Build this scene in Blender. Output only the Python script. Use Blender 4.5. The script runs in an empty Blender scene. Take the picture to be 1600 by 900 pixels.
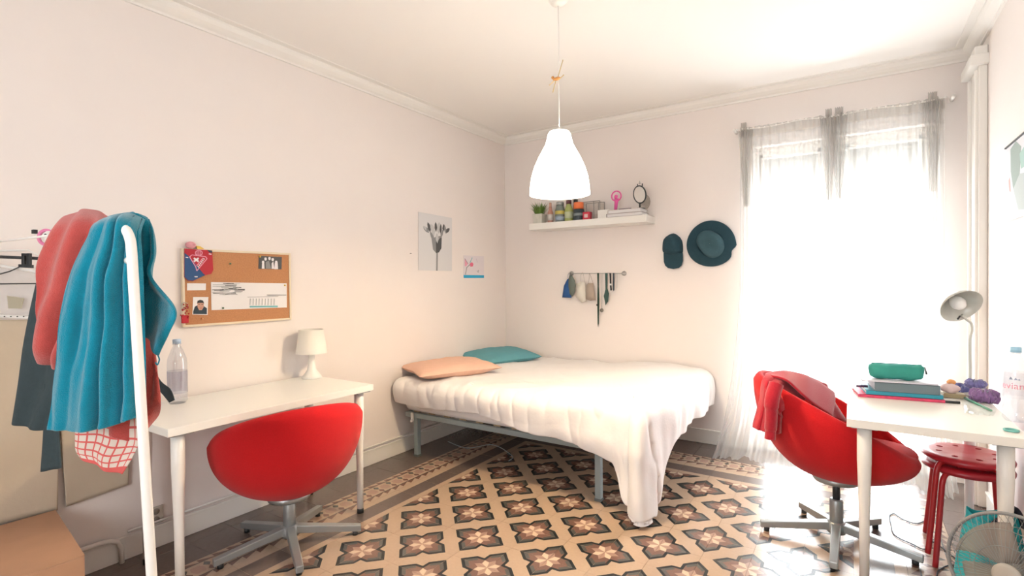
import bpy, bmesh, math, random
from mathutils import Vector, Matrix, noise
random.seed(7)
C = bpy.context.scene.collection
PI = math.pi
# ------------------------------------------------------------------ camera
F_PX, YAW, PITCH, ROLL = 810.765, 0.5815, -0.0123, -0.0091
CAM = Vector((2.9229, -4.3336, 1.3145))
fwd = Vector((-math.sin(YAW)*math.cos(PITCH), math.cos(YAW)*math.cos(PITCH), math.sin(PITCH)))
_r = Vector((math.cos(YAW), math.sin(YAW), 0)); _u = _r.cross(fwd)
right = math.cos(ROLL)*_r + math.sin(ROLL)*_u
up = -math.sin(ROLL)*_r + math.cos(ROLL)*_u
cd = bpy.data.cameras.new('camera'); cam = bpy.data.objects.new('camera', cd); C.objects.link(cam)
cd.sensor_width = 36; cd.lens = F_PX/1600*36; cd.clip_start = .05; cd.clip_end = 200
M = Matrix((right, up, -fwd)).transposed().to_4x4(); M.translation = CAM; cam.matrix_world = M
bpy.context.scene.camera = cam
# ------------------------------------------------------------------ world, light, exposure
sc = bpy.context.scene
sc.view_settings.view_transform = 'Standard'; sc.view_settings.look = 'None'
sc.view_settings.gamma = 1; sc.view_settings.use_curve_mapping = False
sc.view_settings.exposure = 1.02
w = bpy.data.worlds.new('sky'); sc.world = w; w.use_nodes = True
bg = w.node_tree.nodes['Background']; bg.inputs[0].default_value = (.93, .96, 1, 1); bg.inputs[1].default_value = 10.0
def area_light(name, loc, rot, sx, sy, power, col, portal=False):
    l = bpy.data.lights.new(name, 'AREA'); l.shape = 'RECTANGLE'; l.size = sx; l.size_y = sy
    l.energy = power; l.color = col
    if portal: l.cycles.is_portal = True
    o = bpy.data.objects.new(name, l); C.objects.link(o); o.location = loc; o.rotation_euler = rot; return o
area_light('daylight_portal', (2.83, .24, 1.17), (-PI/2, 0, 0), 1.2, 2.4, 10, (1, 1, 1), True)
area_light('rear_fill_portal', (2.1, -5.75, 1.5), (PI/2, 0, 0), 1.3, 1.3, 10, (1, 1, 1), True)  # sampling portal for the added fill window behind the camera
RX0, RX1, RY0, RY1, H = 0, 3.56, -5.6, 0, 2.7477      # room

# ------------------------------------------------------------------ helpers
def ray(px, py): return fwd + right*((px-800)/F_PX) - up*((py-450)/F_PX)
def at(px, py, D): return CAM + ray(px, py)*D            # a photo point at its real distance D
def on(px, py, ax, v):
    d = ray(px, py); return CAM + d*((v-CAM[ax])/d[ax])   # a photo point on a real plane
def lin(c):
    if isinstance(c, str):
        c = [int(c[i:i+2], 16)/255 for i in (0, 2, 4)]
        return tuple(x/12.92 if x <= .04045 else ((x+.055)/1.055)**2.4 for x in c)
    return tuple(c)
MATS = {}
def mat(name, col, rough=.6, metal=0, noise_amt=0, scale=20, bump=0, bscale=80, emit=0, sheen=0, spec=.5, detail=4, stretch=None):
    if name in MATS: return MATS[name]
    m = bpy.data.materials.new(name); m.use_nodes = True; MATS[name] = m
    nt = m.node_tree; b = nt.nodes['Principled BSDF']; c = lin(col)
    b.inputs['Base Color'].default_value = (*c, 1); b.inputs['Roughness'].default_value = rough
    b.inputs['Metallic'].default_value = metal; b.inputs['Specular IOR Level'].default_value = spec
    if sheen: b.inputs['Sheen Weight'].default_value = sheen; b.inputs['Sheen Roughness'].default_value = .5
    tc = nt.nodes.new('ShaderNodeTexCoord'); src = tc.outputs['Object']
    if stretch:
        mp = nt.nodes.new('ShaderNodeMapping'); mp.inputs['Scale'].default_value = stretch
        nt.links.new(src, mp.inputs[0]); src = mp.outputs[0]
    if noise_amt:
        n = nt.nodes.new('ShaderNodeTexNoise'); n.inputs['Scale'].default_value = scale; n.inputs['Detail'].default_value = detail
        nt.links.new(src, n.inputs['Vector'])
        mx = nt.nodes.new('ShaderNodeMix'); mx.data_type = 'RGBA'
        mx.inputs[6].default_value = (*[x*(1-noise_amt) for x in c], 1); mx.inputs[7].default_value = (*[min(1, x*(1+noise_amt)) for x in c], 1)
        nt.links.new(n.outputs['Fac'], mx.inputs[0]); nt.links.new(mx.outputs[2], b.inputs['Base Color'])
    if bump:
        n = nt.nodes.new('ShaderNodeTexNoise'); n.inputs['Scale'].default_value = bscale; n.inputs['Detail'].default_value = 3
        nt.links.new(src, n.inputs['Vector'])
        bp = nt.nodes.new('ShaderNodeBump'); bp.inputs['Strength'].default_value = bump; bp.inputs['Distance'].default_value = .004
        nt.links.new(n.outputs['Fac'], bp.inputs['Height']); nt.links.new(bp.outputs[0], b.inputs['Normal'])
    if emit:
        b.inputs['Emission Color'].default_value = (*c, 1); b.inputs['Emission Strength'].default_value = emit
    return m
def sheer(name, col, transp, transl=.5):
    if name in MATS: return MATS[name]
    m = bpy.data.materials.new(name); m.use_nodes = True; MATS[name] = m; nt = m.node_tree
    for n in list(nt.nodes): nt.nodes.remove(n)
    o = nt.nodes.new('ShaderNodeOutputMaterial'); t = nt.nodes.new('ShaderNodeBsdfTransparent')
    d = nt.nodes.new('ShaderNodeBsdfDiffuse'); tl = nt.nodes.new('ShaderNodeBsdfTranslucent')
    a = nt.nodes.new('ShaderNodeMixShader'); b = nt.nodes.new('ShaderNodeMixShader')
    d.inputs[0].default_value = (*lin(col), 1); tl.inputs[0].default_value = (*lin(col), 1)
    a.inputs[0].default_value = transl; nt.links.new(d.outputs[0], a.inputs[1]); nt.links.new(tl.outputs[0], a.inputs[2])
    b.inputs[0].default_value = transp; nt.links.new(a.outputs[0], b.inputs[1]); nt.links.new(t.outputs[0], b.inputs[2])
    nt.links.new(b.outputs[0], o.inputs[0]); return m
def clear(name, col=(1, 1, 1), gloss=.08, rough=.05):
    if name in MATS: return MATS[name]
    m = bpy.data.materials.new(name); m.use_nodes = True; MATS[name] = m; nt = m.node_tree
    for n in list(nt.nodes): nt.nodes.remove(n)
    o = nt.nodes.new('ShaderNodeOutputMaterial'); t = nt.nodes.new('ShaderNodeBsdfTransparent'); t.inputs[0].default_value = (*lin(col), 1)
    g = nt.nodes.new('ShaderNodeBsdfGlossy'); g.inputs['Roughness'].default_value = rough
    a = nt.nodes.new('ShaderNodeMixShader'); a.inputs[0].default_value = gloss
    nt.links.new(t.outputs[0], a.inputs[1]); nt.links.new(g.outputs[0], a.inputs[2]); nt.links.new(a.outputs[0], o.inputs[0]); return m
def local(root, v):
    if root is None: return Vector(v)
    return root.matrix_basis.inverted() @ Vector(v) if root.parent is None else Vector(v)
class MB:
    """collects shapes into ONE mesh"""
    def __init__(s): s.v = []; s.f = []; s.m = []; s.cur = 0; s.sm = []; s.smooth = True; s.uv = {}
    def add(s, vs, fs, uvs=None):
        k = len(s.v); s.v += [Vector(v) for v in vs]
        for f in fs:
            s.f.append([k+i for i in f]); s.m.append(s.cur); s.sm.append(s.smooth)
        if uvs:
            for i, u in enumerate(uvs): s.uv[k+i] = u
        return s
    def box(s, c, d, R=None, taper=1):
        x, y, z = d[0]/2, d[1]/2, d[2]/2; vs = []
        for sz in (-1, 1):
            t = 1 if sz < 0 else taper
            for sx, sy in ((-1, -1), (1, -1), (1, 1), (-1, 1)): vs.append(Vector((sx*x*t, sy*y*t, sz*z)))
        if R: vs = [R @ v for v in vs]
        sm = s.smooth; s.smooth = False
        s.add([v+Vector(c) for v in vs], [(3, 2, 1, 0), (4, 5, 6, 7), (0, 1, 5, 4), (1, 2, 6, 5), (2, 3, 7, 6), (3, 0, 4, 7)]); s.smooth = sm; return s
    def tube(s, pts, r, n=10, caps=True):
        pts = [Vector(p) for p in pts]; rs = r if isinstance(r, (list, tuple)) else [r]*len(pts)
        vs = []; fs = []; N = None
        for i, p in enumerate(pts):
            t = (pts[min(i+1, len(pts)-1)]-pts[max(i-1, 0)]).normalized()
            if N is None: N = t.orthogonal().normalized()
            else:
                N = (N-t*N.dot(t)); N = N.normalized() if N.length > 1e-6 else t.orthogonal().normalized()
            B = t.cross(N)
            for k in range(n):
                a = 2*PI*k/n; vs.append(p+(N*math.cos(a)+B*math.sin(a))*rs[i])
        for i in range(len(pts)-1):
            for k in range(n): fs.append((i*n+k, i*n+(k+1) % n, (i+1)*n+(k+1) % n, (i+1)*n+k))
        if caps: fs += [tuple(range(n))[::-1], tuple(range((len(pts)-1)*n, len(pts)*n))]
        return s.add(vs, fs)
    def lathe(s, c, prof, n=28, R=None, cap0=True, cap1=True, wob=None):
        vs = []; fs = []
        for j, (r, z) in enumerate(prof):
            for k in range(n):
                a = 2*PI*k/n; rr = r*(wob(a, j) if wob else 1)
                v = Vector((rr*math.cos(a), rr*math.sin(a), z)); vs.append((R @ v if R else v)+Vector(c))
        for j in range(len(prof)-1):
            for k in range(n): fs.append((j*n+k, j*n+(k+1) % n, (j+1)*n+(k+1) % n, (j+1)*n+k))
        if cap0: fs.append(tuple(range(n))[::-1])
        if cap1: fs.append(tuple(range((len(prof)-1)*n, len(prof)*n)))
        return s.add(vs, fs)
    def grid(s, fn, nu, nv, closed_u=False):
        vs = []; uvs = []; fs = []
        for j in range(nv+1):
            for i in range(nu+(0 if closed_u else 1)):
                a, b = i/nu, j/nv; vs.append(fn(a, b)); uvs.append((a, b))
        W = nu+(0 if closed_u else 1)
        for j in range(nv):
            for i in range(nu): fs.append((j*W+i, j*W+(i+1) % W, (j+1)*W+(i+1) % W, (j+1)*W+i))
        return s.add(vs, fs, uvs)
    def prism(s, pts, n, th):
        """flat polygon (world points) given thickness th along n"""
        n = Vector(n).normalized(); pts = [Vector(p) for p in pts]; k = len(pts)
        sm = s.smooth; s.smooth = False
        a = sum(((pts[i]-pts[0]).cross(pts[(i+1) % k]-pts[0]) for i in range(k)), Vector())
        if a.dot(n) < 0: pts = pts[::-1]
        s.add(pts+[p+n*th for p in pts], [tuple(range(k))[::-1], tuple(range(k, 2*k))]+[(i, (i+1) % k, k+(i+1) % k, k+i) for i in range(k)])
        s.smooth = sm; return s
    def ball(s, c, r, n=14, R=None, fn=None):
        rr = r if isinstance(r, (list, tuple)) else (r, r, r)
        def f(a, b):
            t = 2*PI*a; p = PI*(b*.998+.001)
            v = Vector((math.sin(p)*math.cos(t)*rr[0], math.sin(p)*math.sin(t)*rr[1], -math.cos(p)*rr[2]))
            if fn: v = fn(v)
            return (R @ v if R else v)+Vector(c)
        return s.grid(f, n, n//2+1, True)
    def build(s, name, mats, parent=None, origin=None, bevel=0, sub=0, solid=0, seg=2):
        me = bpy.data.meshes.new(name)
        o = bpy.data.objects.new(name, me); C.objects.link(o)
        if parent is not None:
            o.parent = parent; root = parent if parent.parent is None else parent.parent
            inv = root.matrix_basis.inverted(); vs = [inv @ v for v in s.v]
        elif origin is not None:
            o.location = origin; vs = [v-Vector(origin) for v in s.v]
        else: vs = s.v
        me.from_pydata([tuple(v) for v in vs], [], s.f)
        if not isinstance(mats, (list, tuple)): mats = [mats]
        for m in mats: me.materials.append(m)
        me.polygons.foreach_set('material_index', s.m); me.polygons.foreach_set('use_smooth', s.sm)
        if s.uv:
            ul = me.uv_layers.new(name='UVMap')
            for lp in me.loops: ul.data[lp.index].uv = s.uv.get(lp.vertex_index, (0, 0))
        me.validate(); me.update()
        if bevel:
            b = o.modifiers.new('b', 'BEVEL'); b.width = bevel; b.segments = seg; b.limit_method = 'ANGLE'; b.angle_limit = .6
        if solid:
            b = o.modifiers.new('s', 'SOLIDIFY'); b.thickness = solid; b.offset = 0
        if sub:
            b = o.modifiers.new('u', 'SUBSURF'); b.levels = sub; b.render_levels = sub
        return o
def tag(o, label=None, cat=None, group=None, kind=None):
    if label: o['label'] = label
    if cat: o['category'] = cat
    if group: o['group'] = group
    if kind: o['kind'] = kind
    return o
def thing(name, label, cat, loc=(0, 0, 0), rz=0, group=None):
    o = bpy.data.objects.new(name, None); C.objects.link(o); o.empty_display_size = .1
    o.location = loc; o.rotation_euler = (0, 0, rz); o.matrix_basis = Matrix.Translation(Vector(loc)) @ Matrix.Rotation(rz, 4, 'Z')
    return tag(o, label, cat, group)
def copy_tree(o, parent=None):
    c = o.copy(); C.objects.link(c); c.parent = parent
    for ch in list(o.children): copy_tree(ch, c)
    return c
def struct(o): o['kind'] = 'structure'; return o
def spline(pts, n=8):
    pts = [Vector(p) for p in pts]; out = []
    P = [pts[0]]+pts+[pts[-1]]
    for i in range(1, len(P)-2):
        for k in range(n):
            t = k/n; a, b, c, d = P[i-1], P[i], P[i+1], P[i+2]
            out.append(.5*((2*b)+(c-a)*t+(2*a-5*b+4*c-d)*t*t+(3*b-a-3*c+d)*t**3))
    out.append(pts[-1]); return out
def arc(c, r, a0, a1, n, ux, uy): return [Vector(c)+Vector(ux)*r*math.cos(a0+(a1-a0)*i/n)+Vector(uy)*r*math.sin(a0+(a1-a0)*i/n) for i in range(n+1)]
def sheet(mb, rows, nu, nv, fold=None, toward=None):
    """cloth through a net of points; fold(a,b) pushes it along toward"""
    R = [spline(r, 12) for r in rows]; nr = len(R)
    def rowpt(r, a):
        x = a*(len(r)-1); i = min(int(x), len(r)-2); return r[i].lerp(r[i+1], x-i)
    def f(a, b):
        x = b*(nr-1); i = min(int(x), nr-2); t = x-i
        p0, p1, p2, p3 = (rowpt(R[max(0, min(nr-1, j))], a) for j in (i-1, i, i+1, i+2))
        p = .5*((2*p1)+(p2-p0)*t+(2*p0-5*p1+4*p2-p3)*t*t+(3*p1-p0-3*p2+p3)*t**3)
        if fold: p = p+toward*fold(a, b)
        return p
    return mb.grid(f, nu, nv)

# ------------------------------------------------------------------ shared materials
plaster = mat('wall_plaster', (.80, .735, .695), .75, noise_amt=.02, scale=3, bump=.12, bscale=25, spec=.3)
ceilpl = mat('ceiling_plaster', (.86, .83, .79), .8, bump=.08, bscale=20, spec=.2)
whitetrim = mat('white_trim_paint', (.80, .77, .72), .45, noise_amt=.02, scale=6)
whitegloss = mat('white_lacquer', (.82, .80, .75), .3)
whiteleg = mat('white_leg_paint', (.80, .78, .74), .35)
plasticblack = mat('black_plastic', (.015, .018, .02), .45)
steel = mat('grey_steel', (.36, .38, .38), .35, .6)
bedsteel = mat('bed_grey_steel', (.30, .36, .37), .4, .4)
linen = mat('white_cotton', (.80, .765, .745), .9, bump=.25, bscale=60, sheen=.2, spec=.1)
redfelt = mat('red_wool_fabric', (.52, .010, .014), .85, noise_amt=.12, scale=180, bump=.3, bscale=400, sheen=.1, spec=.15)
silver = mat('brushed_nickel', (.45, .44, .42), .4, .8)
paper = mat('paper', (.78, .76, .76), .8)
BLK = mat('ink_black', (.02, .022, .025), .7)

# ------------------------------------------------------------------ floor with every tile
cb = (.44, .315, .22); cs = mat('tile_sand', cb, .2, noise_amt=.10, scale=14, detail=6, spec=.8)
T = [cs, mat('tile_black', (.014, .018, .018), .25, noise_amt=.15, spec=.4), mat('tile_brown', (.165, .085, .062), .2, spec=.8, noise_amt=.15, scale=30),
     mat('tile_grey', (.075, .072, .062), .2, spec=.8, noise_amt=.15, scale=30), mat('tile_rose', (.36, .225, .17), .2, spec=.8, noise_amt=.1, scale=30),
     mat('tile_cream', (.60, .45, .32), .2, spec=.8, noise_amt=.06, scale=20), mat('tile_plain_brown', (.135, .10, .085), .22, spec=.8, noise_amt=.18, scale=9, detail=7)]
floorm = mat('floor_joint', (.16, .12, .09), .7)
mb = MB(); mb.box((1.78, -2.8, -.06), (3.96, 6.0, .1)); floor = struct(mb.build('floor', floorm)); 
XA = .707; YA = -.757; PX = .2016; PY = .208
def tile_mesh(name, polys, base=0):
    """polys: (material, [(x,y)...]) in the unit square that partition or overlay its top"""
    vs = []; fs = []; ms = []
    def add(pts, z, m):
        k = len(vs); vs.extend([(x-.5, y-.5, z) for x, y in pts]); fs.append(list(range(k, k+len(pts)))); ms.append(m)
    for m, pts, z in polys:
        A = sum(pts[i][0]*pts[(i+1) % len(pts)][1]-pts[(i+1) % len(pts)][0]*pts[i][1] for i in range(len(pts)))
        add(pts if A > 0 else pts[::-1], z, m)
    q = [(0, 0), (1, 0), (1, 1), (0, 1)]
    for i in range(4):
        a, b = q[i], q[(i+1) % 4]; k = len(vs)
        vs.extend([(a[0]-.5, a[1]-.5, -.006), (b[0]-.5, b[1]-.5, -.006), (b[0]-.5, b[1]-.5, 0), (a[0]-.5, a[1]-.5, 0)]); fs.append([k, k+1, k+2, k+3]); ms.append(base)
    me = bpy.data.meshes.new(name); me.from_pydata(vs, [], fs)
    for m in T: me.materials.append(m)
    me.polygons.foreach_set('material_index', ms); me.update(); return me
K = .537
def wq(p, flip):           # wedge coords -> tile corner quadrant
    x, y = p; a, b = (x+y)*K/1.0, (y-x)*K/1.0
    a, b = (y+x)*K*.7071*1.4142*.7071*1.0, (y-x)*K*.7071*1.4142*.7071*1.0
    return (1-a, 1-b) if flip else (a, b)
OUT = [(-1, 1), (-.27, 1), (0, .76), (.27, 1), (1, 1)]
INN = [(-.84, .86), (-.42, .86), (0, .54), (.42, .86), (.84, .86)]
def star(flip):
    P = []; a = lambda l: [wq(p, flip) for p in l]
    P.append((1, a([(-1, 1), (-.27, 1), (0, .76), (0, .58), (-.32, .86), (-.86, .86)]), 0)); P.append((1, a([(1, 1), (.27, 1), (0, .76), (0, .58), (.32, .86), (.86, .86)]), 0))
    for s in (-1, 1):
        P.append((3, a([(s*.86, .86), (s*.32, .86), (s*.27, .70), (s*.70, .70)]), 0))
        P.append((2, a([(s*.70, .70), (s*.27, .70), (s*.155, .375), (s*.46, .46)]), 0))
        P.append((2, a([(s*.27, .70), (s*.32, .86), (0, .58), (s*.155, .375)]), 0))
        P.append((4, a([(0, 0), (s*.46, .46), (s*.155, .375)]), 0))
    P.append((5, a([(0, 0), (-.155, .375), (0, .58), (.155, .375)]), 0))
    return P
rK = wq((1, 1), False)[0]
ng = [wq(p, False) for p in OUT[::-1]]           # from x axis to y axis
ng = ng if ng[0][1] < ng[-1][1] else ng[::-1]
rem = [(1, 0), (1, 1-ng[0][0])]
c2 = [(1-x, 1-y) for x, y in ng]                  # from (1-r,1) to (1,1-r)
c2 = c2[::-1] if abs(c2[-1][1]-1) > 1e-6 and abs(c2[0][1]-1) < 1e-6 else c2
rem = [(1, 0)]+c2+[(0, 1)]+ng[::-1]
star_me = tile_mesh('star_tile', star(False)+star(True)+[(0, rem, 0)])
def mapped(polys, side):
    g = {'l': lambda u, v: (u, v), 'r': lambda u, v: (1-u, v), 'b': lambda u, v: (v, 1-u)}[side]
    return [(m, [g(*p) for p in pts], z) for m, pts, z in polys]
pat = [(0, [(0, 0), (1, 0), (1, 1), (0, 1)], 0)]
e = .00025
for i in range(3):
    a, b = i/3, (i+1)/3
    pat += [(2, [(.02, a), (.17, a), (.17, b)], e), (2, [(.77, a), (.95, a), (.77, b)], e)]
pat += [(3, [(.17, 0), (.20, 0), (.20, 1), (.17, 1)], 2*e), (3, [(.745, 0), (.775, 0), (.775, 1), (.745, 1)], 2*e)]
for i in range(2):
    v = (i+.5)/2
    pat += [(3, [(.21, v), (.34, v-.085), (.47, v), (.34, v+.085)], e), (2, [(.47, v), (.6, v-.085), (.74, v), (.6, v+.085)], e)]
    v = i/2
    lo, hi = max(0, v-.13), min(1, v+.13)
    if i == 0: pat += [(4, [(.3, 0), (.64, 0), (.64, .10), (.47, .15), (.3, .10)], e), (4, [(.3, 1), (.64, 1), (.64, .90), (.47, .85), (.3, .90)], e)]
    else: pat += [(4, [(.3, v-.10), (.47, v-.15), (.64, v-.10), (.64, v+.10), (.47, v+.15), (.3, v+.10)], e)]
stripe = [(0, [(0, 0), (.23, 0), (.23, 1), (0, 1)], 0), (6, [(.23, 0), (.79, 0), (.79, 1), (.23, 1)], 0), (0, [(.79, 0), (1, 0), (1, 1), (.79, 1)], 0)]
pats = {s: tile_mesh('border_tile', mapped(pat, s)) for s in 'lrb'}
strs = {s: tile_mesh('stripe_tile', mapped(stripe, s)) for s in 'lrb'}
# corner stripe: L shape (outer corner at u=0,v=0 side)
def corner(sx):
    g = (lambda x, y: (x, 1-y)) if sx == 'l' else (lambda x, y: (1-x, 1-y))
    P = [(0, [(0, 0), (1, 0), (1, 1), (0, 1)], 0), (6, [(.23, .23), (1, .23), (1, .79), (.79, .79), (.79, 1), (.23, 1)], e)]
    return [(m, [g(*p) for p in pts], z) for m, pts, z in P]
cor = {s: tile_mesh('stripe_corner_tile', corner(s)) for s in 'lr'}
rose = [(2, [(0, 0), (1, 0), (1, 1), (0, 1)], 0), (5, [(.5, .1), (.6, .4), (.9, .5), (.6, .6), (.5, .9), (.4, .6), (.1, .5), (.4, .4)], e)]
rose_me = tile_mesh('rosette_tile', rose); plain_me = tile_mesh('plain_tile', [(6, [(0, 0), (1, 0), (1, 1), (0, 1)], 0)], 6)
def visible(x, y):
    for dx in (-.15, 0, .15):
        for dy in (-.15, 0, .15):
            d = Vector((x+dx, y+dy, 0))-CAM; z = d.dot(fwd)
            if z > .3 and abs(d.dot(right)/z)*F_PX < 830 and abs(d.dot(up)/z)*F_PX < 470: return True
    return False
far = MB(); far.smooth = False
for i in range(-4, 15):
    x0 = XA+i*PX; x1 = x0+PX; x0 = max(0, x0); x1 = min(3.56, x1)
    for j in range(-4, 22):
        y1 = YA-j*PY; y0 = y1-PY; y1 = min(0, y1)
        if x1-x0 < .02 or y1-y0 < .02: continue
        L, Rr, Bk = i, 10-i, j       # rings counted inward from the field edge (0 = field)
        ring = min(L, Rr, Bk)
        side = 'l' if L == ring else ('r' if Rr == ring else 'b')
        if ring >= 0: me = star_me
        elif ring == -1:
            me = cor['l'] if L == -1 and Bk == -1 else cor['r'] if Rr == -1 and Bk == -1 else strs[side]
        elif ring == -2: me = rose_me if (L == -2 or Rr == -2) and Bk == -2 else pats[side]
        else: me = plain_me
        if visible((x0+x1)/2, (y0+y1)/2):
            o = bpy.data.objects.new('tile', me); C.objects.link(o); o.parent = floor
            o.location = ((x0+x1)/2, (y0+y1)/2, random.uniform(-.0003, .0003)-.0008)
            gx, gy = x1-x0-.0012, y1-y0-.0012
            o.scale = (gx, gy, 1)
            if me is star_me and (i+j) % 2 == 0: o.scale = (-gx, gy, 1)   # alternate tiles turn so stars close
        else:
            far.cur = 0 if ring >= -2 else 1
            far.box(((x0+x1)/2, (y0+y1)/2, -.004), (x1-x0-.0015, y1-y0-.0015, .006))
tag(far.build('tile', [T[0], T[6]], floor), kind='stuff')

# ------------------------------------------------------------------ walls, ceiling, trims, windows
WO = [(2.27, 2.785), (2.825, 3.37)]; WZ = 2.32
mb = MB()
mb.box((-.1, (RY0+RY1)/2, H/2), (.2, 6.0, H)); struct(mb.build('wall_left', plaster))
mb = MB(); mb.box((RX1+.1, (RY0+RY1)/2, H/2), (.2, 6.0, H)); struct(mb.build('wall_right', plaster))
mb = MB()
mb.box((WO[0][0]/2, .1, H/2), (WO[0][0], .2, H)); mb.box(((WO[0][1]+WO[1][0])/2, .1, WZ/2), (WO[1][0]-WO[0][1], .2, WZ))
mb.box(((WO[1][1]+RX1)/2, .1, H/2), (RX1-WO[1][1], .2, H)); mb.box(((WO[0][0]+WO[1][1])/2, .1, (WZ+H)/2), (WO[1][1]-WO[0][0], .2, H-WZ))
struct(mb.build('wall_back', plaster))
mb = MB(); ox0, ox1, oz0, oz1 = 1.5, 2.7, .9, 2.1  # opening added in the unseen wall to let fill daylight in
mb.box((ox0/2, RY0-.1, H/2), (ox0, .2, H)); mb.box(((ox1+RX1)/2, RY0-.1, H/2), (RX1-ox1, .2, H))
mb.box(((ox0+ox1)/2, RY0-.1, oz0/2), (ox1-ox0, .2, oz0)); mb.box(((ox0+ox1)/2, RY0-.1, (oz1+H)/2), (ox1-ox0, .2, H-oz1))
struct(mb.build('wall_rear', plaster))
mb = MB(); mb.box((1.78, -2.8, H+.05), (3.96, 6.0, .1)); struct(mb.build('ceiling', ceilpl))
def cornice(name, side):
    prof = [(0, -.07), (.012, -.07), (.014, -.058), (.03, -.05), (.05, -.035), (.062, -.018), (.064, -.006), (.1, -.004), (.104, 0), (0, 0)]
    mb = MB(); mb.smooth = False; vs = []
    for t in (0, 1):
        for d, z in prof:
            if side == 'l': vs.append((d, -d if t else RY0, H+z))
            elif side == 'b': vs.append((d if not t else RX1-d, -d, H+z))
            else: vs.append((RX1-d, -d if t else RY0, H+z))
    n = len(prof); mb.add(vs, [(i, (i+1) % n, n+(i+1) % n, n+i) for i in range(n)])
    return struct(mb.build(name, whitetrim))
cornice('trim_1', 'l'); cornice('trim_2', 'b'); cornice('trim_3', 'r')
def baseboard(name, p0, p1, n):
    mb = MB(); p0, p1, n = Vector(p0), Vector(p1), Vector(n); c = (p0+p1)/2; L = (p1-p0)
    ax = abs(L.x) > abs(L.y)
    mb.box(c+n*.006+Vector((0, 0, .05)), (abs(L.x) if ax else .012, .012 if ax else abs(L.y), .10))
    mb.box(c+n*.009+Vector((0, 0, .106)), (abs(L.x) if ax else .018, .018 if ax else abs(L.y), .012))
    return struct(mb.build(name, whitetrim, bevel=.002))
baseboard('baseboard_left', (0, RY0, 0), (0, 0, 0), (1, 0, 0)); baseboard('baseboard_back', (.02, 0, 0), (2.26, 0, 0), (0, -1, 0))
baseboard('baseboard_right', (RX1, RY0, 0), (RX1, -.45, 0), (-1, 0, 0))
mb = MB(); mb.box((RX1-.02, -.27, 1.26), (.04, .26, 2.52)); mb.box((RX1-.045, -.17, 1.25), (.02, .03, 2.5)); mb.box((RX1-.045, -.37, 1.25), (.02, .03, 2.5))
mb.box((RX1-.035, -.27, 2.545), (.09, .32, .06)); mb.box((RX1-.03, -.27, 2.60), (.06, .28, .05))
struct(mb.build('trim_4', whitetrim, bevel=.006))
frame = mat('window_frame_paint', (.80, .76, .70), .4); glass = clear('pane_glass', (.97, .98, .98), .05, .02)
shut = mat('roller_shutter_slats', (.50, .47, .42), .6)
for k, (a, b) in enumerate(WO):
    fr = MB(); cx = (a+b)/2; W = b-a; y = .10
    fr.box((a+.025, y, WZ/2), (.05, .06, WZ)); fr.box((b-.025, y, WZ/2), (.05, .06, WZ))
    fr.box((cx, y, WZ-.025), (W-.1, .06, .05)); fr.box((cx, y, .06), (W-.1, .06, .12))
    win = struct(fr.build('window_%d' % (k+1), frame, bevel=.004))
    g = MB(); g.box((cx, y, (WZ+.07)/2), (W-.1, .005, WZ-.17)); g.build('pane', glass, win)
    for sgn in (-1, 1):
        m = MB(); m.box((cx+sgn*(W/2-.07), y-.004, (WZ+.07)/2), (.02, .05, WZ-.17)); m.build('window_sash', frame, win, bevel=.003)
    m = MB(); m.box((cx, y-.004, WZ-.065), (W-.12, .05, .03)); m.build('window_sash', frame, win, bevel=.003)
    for i in range(7):
        m = MB(); m.box((cx, .155, WZ-.03-i*.045), (W-.02, .012, .0452)); m.build('shutter_slat', shut, win, bevel=.003)
    m = MB()
    for dx in (-.05, .09): m.box((cx+dx, .145, WZ-.17), (.006, .006, .31))
    m.build('shutter_cord', frame, win)
# added window behind the camera, unseen, there for fill daylight; plain frame
m = MB()
for x in (ox0+.03, (ox0+ox1)/2, ox1-.03): m.box((x, RY0-.1, 1.5), (.06, .06, 1.2))
for z in (.93, 2.07): m.box(((ox0+ox1)/2, RY0-.1, z), (1.2, .06, .06))
win = struct(m.build('window_3', frame)); g = MB(); g.box(((ox0+ox1)/2, RY0-.1, 1.5), (1.14, .005, 1.14)); g.build('pane', glass, win)

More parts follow.
